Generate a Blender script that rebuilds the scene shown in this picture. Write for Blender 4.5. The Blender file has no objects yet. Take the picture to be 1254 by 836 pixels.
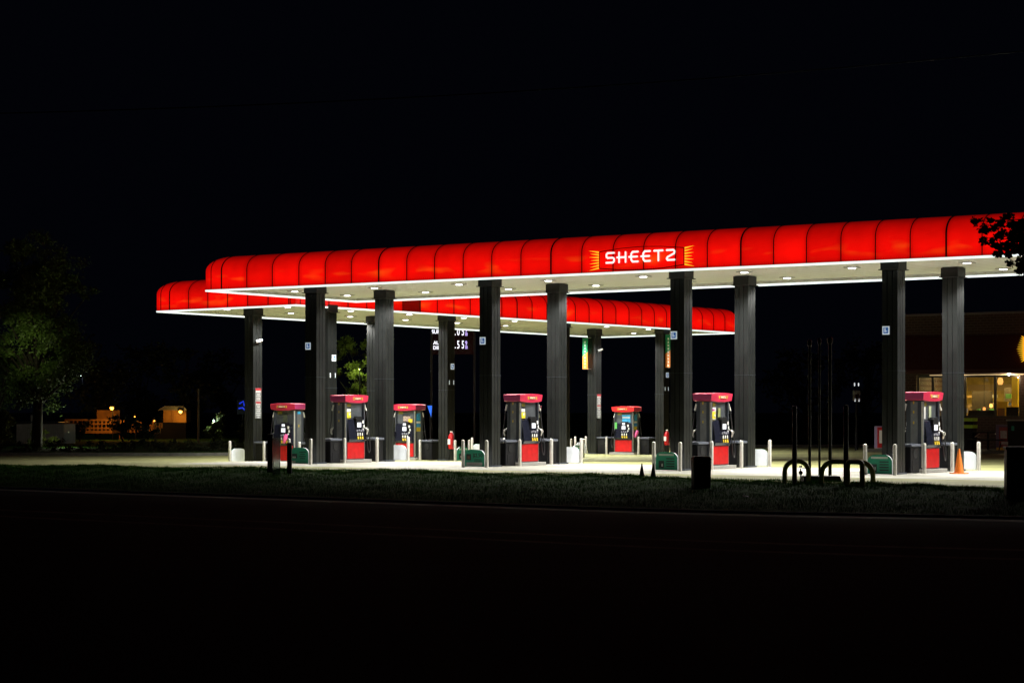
import bpy, bmesh, math, random
from mathutils import Vector, Matrix
R = math.radians
random.seed(7)
S = bpy.context.scene
C = S.collection
CAMZ = 1.65; F = 2450.0; HY = 503.0; CX = 627.0

# ------------------------------------------------------------------ camera, sky, exposure
cam_d = bpy.data.cameras.new('camera'); cam = bpy.data.objects.new('camera', cam_d); C.objects.link(cam)
cam.location = (0, 0, CAMZ); cam.rotation_euler = (R(90), 0, 0)
cam_d.sensor_width = 36; cam_d.lens = 36 * F / 1254.0; cam_d.shift_y = 85 / 1254.0
cam_d.clip_start = .1; cam_d.clip_end = 3000
S.camera = cam
w = bpy.data.worlds.new("World"); S.world = w; w.use_nodes = True
nt = w.node_tree; bgn = nt.nodes['Background']
sky = nt.nodes.new('ShaderNodeTexSky'); sky.sky_type = 'NISHITA'; sky.sun_disc = False
sky.sun_elevation = R(-3); sky.sun_rotation = R(200); sky.altitude = 100
smx = nt.nodes.new('ShaderNodeMix'); smx.data_type = 'RGBA'; smx.blend_type = 'ADD'; smx.inputs[0].default_value = 1
sml = nt.nodes.new('ShaderNodeMix'); sml.data_type = 'RGBA'; sml.blend_type = 'MULTIPLY'; sml.inputs[0].default_value = 1; sml.inputs[7].default_value = (.01, .014, .03, 1)
nt.links.new(sky.outputs[0], sml.inputs[6]); nt.links.new(sml.outputs[2], smx.inputs[6]); smx.inputs[7].default_value = (.0045, .006, .0145, 1)
nt.links.new(smx.outputs[2], bgn.inputs['Color']); bgn.inputs['Strength'].default_value = .12
S.view_settings.view_transform = 'Standard'; S.view_settings.look = 'None'
S.view_settings.exposure = 0; S.view_settings.gamma = 1; S.view_settings.use_curve_mapping = False
S.render.engine = 'CYCLES'
S.cycles.use_light_tree = True
S.cycles.max_bounces = 5; S.cycles.diffuse_bounces = 3; S.cycles.sample_clamp_indirect = 4
LAMP_W = 1050.0          # canopy lamp power

# ------------------------------------------------------------------ helpers
def at(px, D, py=None, z=None):
    x = (px - CX) / F * D
    if z is None: z = CAMZ + (HY - py) / F * D
    return Vector((x, D, z))

MATS = {}
def mat(name, col, rough=.6, metal=0., emit=None, estr=0., spec=None, noise=0., nscale=4., bump=0., alpha=None, trans=0., detail=6.):
    if name in MATS: return MATS[name]
    m = bpy.data.materials.new(name); m.use_nodes = True; MATS[name] = m
    n = m.node_tree; b = n.nodes['Principled BSDF']
    b.inputs['Base Color'].default_value = (*col, 1); b.inputs['Roughness'].default_value = rough
    b.inputs['Metallic'].default_value = metal
    if spec is not None: b.inputs['Specular IOR Level'].default_value = spec
    if emit: b.inputs['Emission Color'].default_value = (*emit, 1); b.inputs['Emission Strength'].default_value = estr
    if trans: b.inputs['Transmission Weight'].default_value = trans
    if noise or bump:
        tc = n.nodes.new('ShaderNodeTexCoord'); nz = n.nodes.new('ShaderNodeTexNoise')
        nz.inputs['Scale'].default_value = nscale; nz.inputs['Detail'].default_value = detail; nz.inputs['Roughness'].default_value = .65
        n.links.new(tc.outputs['Object'], nz.inputs['Vector'])
        if noise:
            mr = n.nodes.new('ShaderNodeMapRange'); mr.inputs[1].default_value = .3; mr.inputs[2].default_value = .7
            mr.inputs[3].default_value = 1 - noise; mr.inputs[4].default_value = 1 + noise * .6
            mx = n.nodes.new('ShaderNodeMix'); mx.data_type = 'RGBA'; mx.blend_type = 'MULTIPLY'; mx.inputs[0].default_value = 1
            mx.inputs[6].default_value = (*col, 1)
            n.links.new(nz.outputs[0], mr.inputs[0]); n.links.new(mr.outputs[0], mx.inputs[7]); n.links.new(mx.outputs[2], b.inputs['Base Color'])
            m2 = n.nodes.new('ShaderNodeMapRange'); m2.inputs[3].default_value = max(.05, rough - .12); m2.inputs[4].default_value = min(1, rough + .15)
            n.links.new(nz.outputs[0], m2.inputs[0]); n.links.new(m2.outputs[0], b.inputs['Roughness'])
        if bump:
            bp = n.nodes.new('ShaderNodeBump'); bp.inputs['Strength'].default_value = bump; bp.inputs['Distance'].default_value = .02
            n.links.new(nz.outputs[0], bp.inputs['Height']); n.links.new(bp.outputs[0], b.inputs['Normal'])
    return m

class MB:
    def __init__(s): s.v = []; s.f = []; s.mi = []; s.uv = {}
    def add(s, vs, fs, mi=0):
        k = len(s.v); s.v += [tuple(a) for a in vs]
        for f in fs: s.f.append(tuple(k + i for i in f)); s.mi.append(mi)
        return s
    def box(s, c, d, rz=0, mi=0, taper=1.):
        x, y, z = d[0] / 2, d[1] / 2, d[2] / 2; ca, sa = math.cos(rz), math.sin(rz); vs = []
        for sz in (-1, 1):
            t = taper if sz > 0 else 1
            for sx, sy in ((-1, -1), (1, -1), (1, 1), (-1, 1)):
                a, b = sx * x * t, sy * y * t
                vs.append((c[0] + a * ca - b * sa, c[1] + a * sa + b * ca, c[2] + sz * z))
        return s.add(vs, [(3, 2, 1, 0), (4, 5, 6, 7), (0, 1, 5, 4), (1, 2, 6, 5), (2, 3, 7, 6), (3, 0, 4, 7)], mi)
    def tube(s, path, r, n=8, mi=0, cap=True):
        path = [Vector(p) for p in path]; rs = r if isinstance(r, (list, tuple)) else [r] * len(path)
        k = len(s.v); up = None
        for i, p in enumerate(path):
            d = (path[min(i + 1, len(path) - 1)] - path[max(i - 1, 0)])
            d = d.normalized() if d.length > 1e-9 else Vector((0, 0, 1))
            if up is None:
                up = d.orthogonal().normalized()
            else:
                up = (up - d * up.dot(d)); up = up.normalized() if up.length > 1e-6 else d.orthogonal().normalized()
            sd = d.cross(up)
            for j in range(n):
                a = 2 * math.pi * j / n; q = p + (up * math.cos(a) + sd * math.sin(a)) * rs[i]; s.v.append(tuple(q))
        for i in range(len(path) - 1):
            for j in range(n):
                a = k + i * n + j; b = k + i * n + (j + 1) % n
                s.f.append((a, b, b + n, a + n)); s.mi.append(mi)
        if cap:
            s.f.append(tuple(k + j for j in range(n))[::-1]); s.mi.append(mi)
            s.f.append(tuple(k + (len(path) - 1) * n + j for j in range(n))); s.mi.append(mi)
        return s
    def lathe(s, prof, c=(0, 0, 0), n=16, mi=0):
        k = len(s.v)
        for r, z in prof:
            for j in range(n):
                a = 2 * math.pi * j / n; s.v.append((c[0] + r * math.cos(a), c[1] + r * math.sin(a), c[2] + z))
        for i in range(len(prof) - 1):
            for j in range(n):
                a = k + i * n + j; b = k + i * n + (j + 1) % n
                s.f.append((a, b, b + n, a + n)); s.mi.append(mi)
        s.f.append(tuple(k + j for j in range(n))[::-1]); s.mi.append(mi)
        s.f.append(tuple(k + (len(prof) - 1) * n + j for j in range(n))); s.mi.append(mi)
        return s
    def prism(s, poly, axis, a0, a1, mi=0, flip=False):
        # poly: list of 2D points; axis 'x','y','z' = extrusion axis
        def P(p, a):
            return {'x': (a, p[0], p[1]), 'y': (p[0], a, p[1]), 'z': (p[0], p[1], a)}[axis]
        n = len(poly); vs = [P(p, a0) for p in poly] + [P(p, a1) for p in poly]
        fs = [tuple(range(n))[::-1], tuple(range(n, 2 * n))] + [(i, (i + 1) % n, (i + 1) % n + n, i + n) for i in range(n)]
        return s.add(vs, fs, mi)
    def build(s, name, m, parent=None, loc=None, rz=None, bevel=0, smooth=False):
        me = bpy.data.meshes.new(name); me.from_pydata(s.v, [], s.f)
        ms = m if isinstance(m, (list, tuple)) else [m]
        for q in ms: me.materials.append(q)
        if len(ms) > 1: me.polygons.foreach_set('material_index', s.mi)
        bm = bmesh.new(); bm.from_mesh(me); bmesh.ops.recalc_face_normals(bm, faces=bm.faces); bm.to_mesh(me); bm.free()
        if smooth:
            me.polygons.foreach_set('use_smooth', [True] * len(me.polygons)); me.set_sharp_from_angle(angle=R(40))
        me.update()
        o = bpy.data.objects.new(name, me); C.objects.link(o)
        if parent: o.parent = parent
        if loc is not None: o.location = loc
        if rz is not None: o.rotation_euler = (0, 0, rz)
        if bevel:
            md = o.modifiers.new('bevel', 'BEVEL'); md.width = bevel; md.segments = 2; md.limit_method = 'ANGLE'
        return o

def tag(o, label=None, cat=None, group=None, kind=None):
    if label: o['label'] = label
    if cat: o['category'] = cat
    if group: o['group'] = group
    if kind: o['kind'] = kind
    return o
def thing(name, label, cat, loc=(0, 0, 0), rz=0, group=None):
    o = bpy.data.objects.new(name, None); C.objects.link(o); o.location = loc; o.rotation_euler = (0, 0, rz)
    o.empty_display_size = .2
    return tag(o, label, cat, group)
def copy_tree(o, parent=None):
    c = o.copy(); C.objects.link(c)
    if parent: c.parent = parent
    for ch in list(o.children): copy_tree(ch, c)
    return c
def text_obj(name, txt, size, m, parent, loc, rot=(0, 0, 0), depth=.004, bold=0., sx=1., align='CENTER'):
    cu = bpy.data.curves.new('txt', 'FONT'); cu.body = txt; cu.size = size; cu.extrude = depth; cu.offset = bold
    cu.align_x = align; cu.align_y = 'CENTER'; cu.resolution_u = 3
    t = bpy.data.objects.new('txt', cu); C.objects.link(t)
    dg = bpy.context.evaluated_depsgraph_get(); me = bpy.data.meshes.new_from_object(t.evaluated_get(dg))
    bpy.data.objects.remove(t); me.materials.clear(); me.materials.append(m)
    for v in me.vertices: v.co.x *= sx
    o = bpy.data.objects.new(name, me); C.objects.link(o); o.parent = parent; o.location = loc; o.rotation_euler = rot
    return o

# ------------------------------------------------------------------ materials
M_col = mat('column_metal', (.017, .0185, .018), .36, .35, noise=.25, nscale=2.2)
M_cap = mat('column_cap', (.02, .02, .022), .5, .3)
M_steel = mat('stainless', (.72, .70, .64), .38, .6, noise=.12, nscale=9)
M_black = mat('black_plastic', (.006, .006, .008), .5, spec=.2, noise=.3, nscale=6)
M_blackg = mat('black_gloss', (.010, .011, .02), .22)
M_red = mat('red_panel', (.55, .006, .010), .35, noise=.2, nscale=5)
M_pink = mat('faded_topper', (.50, .020, .065), .35, noise=.15, nscale=5)
M_pinkend = mat('topper_end', (.33, .03, .12), .35, noise=.15, nscale=5)
M_redtop = mat('red_topper', (.65, .015, .02), .4)
M_yel = mat('yellow_vinyl', (.75, .52, .03), .5)
M_white = mat('white_vinyl', (.78, .78, .76), .5)
M_sheet = mat('white_plastic', (.72, .76, .82), .5, noise=.1, nscale=4)
M_yelb = mat('bright_yellow', (.85, .68, .02), .5)
M_blue = mat('blue_vinyl', (.03, .13, .5), .5)
M_cyan = mat('cyan_poster', (.04, .33, .60), .5, noise=.5, nscale=14)
M_green = mat('green_board', (.01, .30, .18), .5, noise=.2, nscale=6)
M_orange = mat('orange_vinyl', (.85, .2, .02), .5)
M_cone = mat('cone_orange', (.85, .20, .01), .5, noise=.15, nscale=12)
M_grey = mat('grey_metal', (.22, .23, .25), .4, .5, noise=.2, nscale=6)
M_upan = mat('upper_panel_grey', (.09, .10, .115), .4, .2, noise=.3, nscale=9)
M_dgrey = mat('dark_grey_metal', (.07, .08, .10), .35, .4)
M_conc = mat('plinth_concrete', (.28, .27, .25), .8, noise=.2, nscale=12, bump=.2)
M_screen = mat('lit_screen', (.6, .6, .65), .3, emit=(.8, .85, 1), estr=.75)
M_lamp = mat('led_lens', (.9, .9, .9), .3, emit=(1, .98, 1), estr=9.)
M_strip = mat('led_edge_strip', (.8, .8, .8), .4, emit=(.88, 1, .97), estr=1.15)
M_ceil = mat('soffit_panel', (.56, .56, .52), .55, noise=.06, nscale=1.5)
M_jet = mat('dark_joint', (.01, .002, .002), .6)
M_poster = mat('pump_poster', (.55, .45, .1), .5, noise=.9, nscale=30)
M_ad = mat('pump_ad', (.6, .55, .2), .5, noise=.8, nscale=34)
M_rubber = mat('hose_rubber', (.012, .012, .014), .4)
M_bark = mat('bark', (.02, .015, .01), .9, noise=.4, nscale=8, bump=.6)

def fascia_mat(name, power):
    m = bpy.data.materials.new(name); m.use_nodes = True; n = m.node_tree; b = n.nodes['Principled BSDF']; L = n.links.new
    b.inputs['Base Color'].default_value = (.35, .004, .003, 1); b.inputs['Roughness'].default_value = .35
    uv = n.nodes.new('ShaderNodeUVMap'); uv.uv_map = 'UVMap'
    sp = n.nodes.new('ShaderNodeSeparateXYZ'); L(uv.outputs[0], sp.inputs[0])
    mp = n.nodes.new('ShaderNodeMapping'); mp.inputs['Scale'].default_value = (.75, 2.6, 1); L(uv.outputs[0], mp.inputs[0])
    nz = n.nodes.new('ShaderNodeTexNoise'); nz.inputs['Scale'].default_value = 1.0; nz.inputs['Detail'].default_value = 1.5; L(mp.outputs[0], nz.inputs['Vector'])
    hot = n.nodes.new('ShaderNodeMapRange'); hot.inputs[1].default_value = .53; hot.inputs[2].default_value = .80; L(nz.outputs[0], hot.inputs[0])
    # tubes sit low behind the panel, so the light through it peaks low down
    dv = n.nodes.new('ShaderNodeMath'); dv.operation = 'DIVIDE'; L(sp.outputs[1], dv.inputs[0]); dv.inputs[1].default_value = 1.4
    cr = n.nodes.new('ShaderNodeValToRGB'); L(dv.outputs[0], cr.inputs[0])
    e = cr.color_ramp.elements; e[0].position = 0; e[0].color = (.55,) * 3 + (1,); e[1].position = 1; e[1].color = (.11,) * 3 + (1,)
    for p, v in ((.07, .86), (.2, 1), (.35, .88), (.48, .70), (.62, .52), (.78, .3)):
        q = cr.color_ramp.elements.new(p); q.color = (v, v, v, 1)
    pu = n.nodes.new('ShaderNodeUVMap'); pu.uv_map = 'Panel'; ps = n.nodes.new('ShaderNodeSeparateXYZ'); L(pu.outputs[0], ps.inputs[0])
    fr = n.nodes.new('ShaderNodeMath'); fr.operation = 'PINGPONG'; fr.inputs[1].default_value = .5; L(ps.outputs[0], fr.inputs[0])
    ed = n.nodes.new('ShaderNodeMapRange'); ed.interpolation_type = 'SMOOTHSTEP'; ed.inputs[1].default_value = 0; ed.inputs[2].default_value = .16; ed.inputs[3].default_value = .74; ed.inputs[4].default_value = 1; L(fr.outputs[0], ed.inputs[0])
    gn = n.nodes.new('ShaderNodeTexNoise'); gn.inputs['Scale'].default_value = 2.3; gn.inputs['Detail'].default_value = 5; L(uv.outputs[0], gn.inputs['Vector'])
    gm = n.nodes.new('ShaderNodeMapRange'); gm.inputs[1].default_value = .3; gm.inputs[2].default_value = .7; gm.inputs[3].default_value = .88; gm.inputs[4].default_value = 1.06; L(gn.outputs[0], gm.inputs[0])
    eg = n.nodes.new('ShaderNodeMath'); eg.operation = 'MULTIPLY'; L(ed.outputs[0], eg.inputs[0]); L(gm.outputs[0], eg.inputs[1])
    cr2 = n.nodes.new('ShaderNodeValToRGB'); L(sp.outputs[1], cr2.inputs[0])
    e = cr2.color_ramp.elements; e[0].position = .05; e[0].color = (0, 0, 0, 1); e[1].position = .5; e[1].color = (0, 0, 0, 1)
    q = cr2.color_ramp.elements.new(.3); q.color = (1, 1, 1, 1)
    mm = n.nodes.new('ShaderNodeMath'); mm.operation = 'MULTIPLY'; L(hot.outputs[0], mm.inputs[0]); L(cr2.outputs[0], mm.inputs[1])
    fl = n.nodes.new('ShaderNodeMath'); fl.operation = 'FLOOR'; L(ps.outputs[0], fl.inputs[0])
    wn = n.nodes.new('ShaderNodeTexWhiteNoise'); wn.noise_dimensions = '1D'; L(fl.outputs[0], wn.inputs['W'])
    pv = n.nodes.new('ShaderNodeMapRange'); pv.inputs[3].default_value = .82; pv.inputs[4].default_value = 1.08; L(wn.outputs[0], pv.inputs[0])
    pe = n.nodes.new('ShaderNodeMath'); pe.operation = 'MULTIPLY'; L(pv.outputs[0], pe.inputs[0]); L(eg.outputs[0], pe.inputs[1])
    mx = n.nodes.new('ShaderNodeMix'); mx.data_type = 'RGBA'; L(mm.outputs[0], mx.inputs[0])
    mx.inputs[6].default_value = (1, .0035, .0015, 1); mx.inputs[7].default_value = (1.15, .11, .006, 1)
    L(mx.outputs[2], b.inputs['Emission Color'])
    st = n.nodes.new('ShaderNodeMath'); st.operation = 'MULTIPLY'; L(cr.outputs[0], st.inputs[0]); L(pe.outputs[0], st.inputs[1])
    s2 = n.nodes.new('ShaderNodeMath'); s2.operation = 'MULTIPLY'; L(st.outputs[0], s2.inputs[0]); s2.inputs[1].default_value = power
    L(s2.outputs[0], b.inputs['Emission Strength'])
    return m
M_fascia = fascia_mat('backlit_red_panel', 1.0)
M_fascia_off = fascia_mat('red_panel_failed_tube', .10)

def lot_mat():
    m = bpy.data.materials.new('lot_concrete'); m.use_nodes = True; n = m.node_tree; b = n.nodes['Principled BSDF']; L = n.links.new
    tc = n.nodes.new('ShaderNodeTexCoord')
    mp = n.nodes.new('ShaderNodeMapping'); mp.inputs['Rotation'].default_value = (0, 0, R(34)); L(tc.outputs['Object'], mp.inputs[0])
    n1 = n.nodes.new('ShaderNodeTexNoise'); n1.inputs['Scale'].default_value = .35; n1.inputs['Detail'].default_value = 8; L(mp.outputs[0], n1.inputs['Vector'])
    n2 = n.nodes.new('ShaderNodeTexNoise'); n2.inputs['Scale'].default_value = 14; n2.inputs['Detail'].default_value = 6; L(mp.outputs[0], n2.inputs['Vector'])
    ml = n.nodes.new('ShaderNodeMapping'); ml.inputs['Rotation'].default_value = (0, 0, R(34)); ml.inputs['Scale'].default_value = (.25, 2.2, 1); L(tc.outputs['Object'], ml.inputs[0])
    n3 = n.nodes.new('ShaderNodeTexNoise'); n3.inputs['Scale'].default_value = .8; n3.inputs['Detail'].default_value = 5; L(ml.outputs[0], n3.inputs['Vector'])
    r1 = n.nodes.new('ShaderNodeValToRGB'); r1.color_ramp.elements[0].position = .3; r1.color_ramp.elements[0].color = (.36, .35, .29, 1)
    r1.color_ramp.elements[1].position = .65; r1.color_ramp.elements[1].color = (.58, .56, .50, 1); L(n1.outputs[0], r1.inputs[0])
    mr = n.nodes.new('ShaderNodeMapRange'); mr.inputs[1].default_value = .3; mr.inputs[2].default_value = .6; mr.inputs[3].default_value = .55; mr.inputs[4].default_value = 1.0; L(n3.outputs[0], mr.inputs[0])
    mr2 = n.nodes.new('ShaderNodeMapRange'); mr2.inputs[3].default_value = .8; mr2.inputs[4].default_value = 1.15; L(n2.outputs[0], mr2.inputs[0])
    a = n.nodes.new('ShaderNodeMath'); a.operation = 'MULTIPLY'; L(mr.outputs[0], a.inputs[0]); L(mr2.outputs[0], a.inputs[1])
    bt = n.nodes.new('ShaderNodeTexBrick'); bt.offset = 0; bt.inputs['Scale'].default_value = 1; bt.inputs['Brick Width'].default_value = 4.5; bt.inputs['Row Height'].default_value = 4.5
    bt.inputs['Mortar Size'].default_value = .022; bt.inputs['Color1'].default_value = (1, 1, 1, 1); bt.inputs['Color2'].default_value = (.93, .93, .93, 1); bt.inputs['Mortar'].default_value = (.3, .3, .28, 1); L(mp.outputs[0], bt.inputs[0])
    x1 = n.nodes.new('ShaderNodeMix'); x1.data_type = 'RGBA'; x1.blend_type = 'MULTIPLY'; x1.inputs[0].default_value = 1; L(r1.outputs[0], x1.inputs[6]); L(a.outputs[0], x1.inputs[7])
    x2 = n.nodes.new('ShaderNodeMix'); x2.data_type = 'RGBA'; x2.blend_type = 'MULTIPLY'; x2.inputs[0].default_value = 1; L(x1.outputs[2], x2.inputs[6]); L(bt.outputs[0], x2.inputs[7])
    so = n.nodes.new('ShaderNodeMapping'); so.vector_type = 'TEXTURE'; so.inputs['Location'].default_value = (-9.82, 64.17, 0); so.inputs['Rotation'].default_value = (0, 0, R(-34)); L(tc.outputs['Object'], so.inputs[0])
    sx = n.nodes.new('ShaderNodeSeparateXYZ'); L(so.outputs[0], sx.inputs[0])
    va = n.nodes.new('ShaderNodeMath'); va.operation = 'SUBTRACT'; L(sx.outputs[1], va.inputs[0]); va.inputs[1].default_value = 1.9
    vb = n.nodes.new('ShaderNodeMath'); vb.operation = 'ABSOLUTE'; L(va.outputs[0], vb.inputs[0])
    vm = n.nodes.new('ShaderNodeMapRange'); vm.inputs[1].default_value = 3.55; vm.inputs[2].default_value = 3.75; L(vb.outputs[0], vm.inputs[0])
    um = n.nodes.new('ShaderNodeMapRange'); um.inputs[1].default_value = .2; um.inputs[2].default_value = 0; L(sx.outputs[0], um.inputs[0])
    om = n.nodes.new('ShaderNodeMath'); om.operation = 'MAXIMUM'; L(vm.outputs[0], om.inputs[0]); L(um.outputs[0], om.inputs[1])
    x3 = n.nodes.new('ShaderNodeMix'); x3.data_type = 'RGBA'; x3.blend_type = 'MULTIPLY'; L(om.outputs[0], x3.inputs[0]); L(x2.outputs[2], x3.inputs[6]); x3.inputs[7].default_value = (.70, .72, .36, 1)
    L(x3.outputs[2], b.inputs['Base Color']); b.inputs['Roughness'].default_value = .78; b.inputs['Specular IOR Level'].default_value = .2
    bp = n.nodes.new('ShaderNodeBump'); bp.inputs['Strength'].default_value = .25; bp.inputs['Distance'].default_value = .01; L(n2.outputs[0], bp.inputs['Height']); L(bp.outputs[0], b.inputs['Normal'])
    return m
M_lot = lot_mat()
M_asph = mat('asphalt', (.045, .045, .045), .85, noise=.35, nscale=1.2, bump=.3)
M_soil = mat('soil', (.025, .075, .008), .95, spec=.03, noise=.5, nscale=3, bump=.5)
M_kerb = mat('kerb_concrete', (.12, .12, .10), .85, noise=.3, nscale=5, bump=.2)
M_field = mat('far_ground', (.03, .035, .02), .95, noise=.4, nscale=.5)

# ------------------------------------------------------------------ ground
UD = Vector((math.cos(R(-34)), math.sin(R(-34)))); VD = Vector((-UD.y, UD.x))
O2 = Vector((-9.82, 64.17))
def sstep(a, b, x): t = max(0, min(1, (x - a) / (b - a))); return t * t * (3 - 2 * t)
def gz(x, y):
    p = Vector((x, y)) - O2; u, v = p.dot(UD), p.dot(VD); q = v - .6 * u
    s = 1 - sstep(10, 16, u)      # store side stays level
    return (-.24 * sstep(1.5, 8, q) - .07 * sstep(12, 34, q)) * (s * .999 + .001) - .12 * (1 - s) * sstep(14, 34, v)
def pl(pts):
    def f(x):
        for (x0, y0), (x1, y1) in zip(pts, pts[1:]):
            if x <= x1 or (x1, y1) == pts[-1]: return y0 + (y1 - y0) * (x - x0) / (x1 - x0)
    def g(x): return sum(f(x + k) for k in (-2, -1, 0, 1, 2)) / 5
    return g
E0 = pl([(-60, 81), (-15.5, 60.6), (-2.9, 54.2), (4.1, 49.0), (10.2, 42.6), (40, 19.5)])
E1 = pl([(-60, 79), (-14.7, 57.8), (-2.7, 52.3), (3.9, 47.2), (9.6, 40.3), (40, 17)])
E2 = pl([(-60, 76), (-12.9, 50.3), (-4, 43.8), (3.2, 38.4), (9.4, 36.0), (40, 13)])
ZS = -.30
# lot slab
def sheet(name, fy0, fy1, xs, ny, fz, m, **k):
    b = MB(); nx = len(xs)
    for x in xs:
        for j in range(ny + 1):
            y = fy0(x) + (fy1(x) - fy0(x)) * (j / ny); b.v.append((x, y, fz(x, y)))
    for i in range(nx - 1):
        for j in range(ny):
            a = i * (ny + 1) + j; b.f.append((a, a + 1, a + ny + 2, a + ny + 1)); b.mi.append(0)
    o = b.build(name, m, smooth=True); return o
def lin(a, b, n): return [a + (b - a) * i / n for i in range(n + 1)]
LOTF = pl([(-60, 92), (-25, 87), (-12, 86), (-4, 104), (6, 108), (12, 108), (60, 112)])
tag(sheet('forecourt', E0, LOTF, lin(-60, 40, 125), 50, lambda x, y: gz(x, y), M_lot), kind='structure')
def bank_z(x, y):
    y0, y1, y2 = E0(x), E1(x), E2(x)
    nse = .03 * math.sin(x * 1.7 + y * .6) + .02 * math.sin(x * 4.1 - y * 2.3) + .015 * math.sin(x * 9.3 + y * 5)
    if y >= y1: t = (y0 - y) / (y0 - y1); return gz(x, y) * 1 + .05 * t + nse * min(1, t * 2) + .004
    t = (y1 - y) / (y1 - y2); g1 = gz(x, y1) * 0
    return .05 + (gz(x, y1)) * (1 - t) + (ZS + .06 - .05) * (t * t * (3 - 2 * t) * .6 + .4 * t) + nse * (1 - t)
tag(sheet('verge', E2, E0, lin(-60, 38, 245), 26, bank_z, M_soil), kind='structure')
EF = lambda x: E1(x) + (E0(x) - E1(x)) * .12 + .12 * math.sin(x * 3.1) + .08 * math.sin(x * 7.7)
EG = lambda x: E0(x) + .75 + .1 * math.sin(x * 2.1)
tag(sheet('lit_tint_verge', EF, EG, lin(-60, 38, 490), 8, lambda x, y: (bank_z(x, y) if y < E0(x) else gz(x, y)) + .006, mat('verge_light_tint', (.34, .37, .15), .95, spec=.05, noise=.5, nscale=5, bump=.5)), kind='structure')  # paler grass strip; the canopy light on it is put into the colour
# kerb with gutter and street
kb = MB(); xs = lin(-60, 40, 125)
prof = [(0, ZS + .056), (-.18, ZS + .06), (-.26, ZS + .012), (-.9, ZS + .004)]
for x in xs:
    for d, z in prof: kb.v.append((x, E2(x) + d, z))
for i in range(len(xs) - 1):
    for j in range(3):
        a = i * 4 + j; kb.f.append((a, a + 4, a + 5, a + 1)); kb.mi.append(0)
tag(kb.build('kerb', M_kerb), kind='structure')
def road_mat():
    m = bpy.data.materials.new('street_asphalt'); m.use_nodes = True; n = m.node_tree; b = n.nodes['Principled BSDF']; L = n.links.new
    tc = n.nodes.new('ShaderNodeTexCoord'); mp = n.nodes.new('ShaderNodeMapping'); mp.inputs['Rotation'].default_value = (0, 0, R(22)); mp.inputs['Scale'].default_value = (.06, .8, 1)
    L(tc.outputs['Object'], mp.inputs[0]); nz = n.nodes.new('ShaderNodeTexNoise'); nz.inputs['Scale'].default_value = 1.2; nz.inputs['Detail'].default_value = 7; L(mp.outputs[0], nz.inputs['Vector'])
    r = n.nodes.new('ShaderNodeValToRGB'); r.color_ramp.elements[0].position = .35; r.color_ramp.elements[0].color = (.005, .008, .010, 1); r.color_ramp.elements[1].position = .7; r.color_ramp.elements[1].color = (.013, .024, .030, 1)
    L(nz.outputs[0], r.inputs[0]); L(r.outputs[0], b.inputs['Base Color']); b.inputs['Roughness'].default_value = .95; b.inputs['Specular IOR Level'].default_value = .05
    n2 = n.nodes.new('ShaderNodeTexNoise'); n2.inputs['Scale'].default_value = 60; L(tc.outputs['Object'], n2.inputs['Vector'])
    bp = n.nodes.new('ShaderNodeBump'); bp.inputs['Strength'].default_value = .4; bp.inputs['Distance'].default_value = .01; L(n2.outputs[0], bp.inputs['Height']); L(bp.outputs[0], b.inputs['Normal'])
    return m
tag(sheet('street', lambda x: -30, lambda x: E2(x) - .3, lin(-60, 40, 60), 20, lambda x, y: ZS, road_mat()), kind='structure')
# worn painted lines on the street
for nm, off, wd in (('lane_marking', 9.0, .35), ('centre_marking', 10.9, .35)):
    lm = MB()
    for x0 in lin(-30, 34, 64):
        x1 = x0 + 1.0; a, b_ = E2(x0) - off, E2(x1) - off
        lm.add([(x0, a, ZS + .004), (x1, b_, ZS + .004), (x1, b_ + wd, ZS + .004), (x0, a + wd, ZS + .004)], [(0, 1, 2, 3)])
    tag(lm.build(nm, mat('worn_road_paint', (.16, .16, .15), .9, spec=.1, noise=.7, nscale=1.5)), kind='structure')
gr = MB(); gr.add([(-1500, -200, -.75), (1500, -200, -.75), (1500, 2500, -.75), (-1500, 2500, -.75)], [(0, 1, 2, 3)])
tag(gr.build('ground', M_field), kind='structure')
# kerb around the back of the forecourt
kb = MB()
for x in xs:
    y = LOTF(x); z = gz(x, y)
    for d, zz in ((0, z - .02), (0, z + .13), (.16, z + .14), (.16, -.8)): kb.v.append((x, y + d, zz))
for i in range(len(xs) - 1):
    for j in range(3):
        a = i * 4 + j; kb.f.append((a, a + 4, a + 5, a + 1)); kb.mi.append(0)
tag(kb.build('lot_kerb', M_kerb), kind='structure')
tag(sheet('far_lawn', lambda x: LOTF(x) + .16, lambda x: 400, lin(-160, 160, 60), 8, lambda x, y: gz(x, 100) + .12, M_soil), kind='structure')

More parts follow.
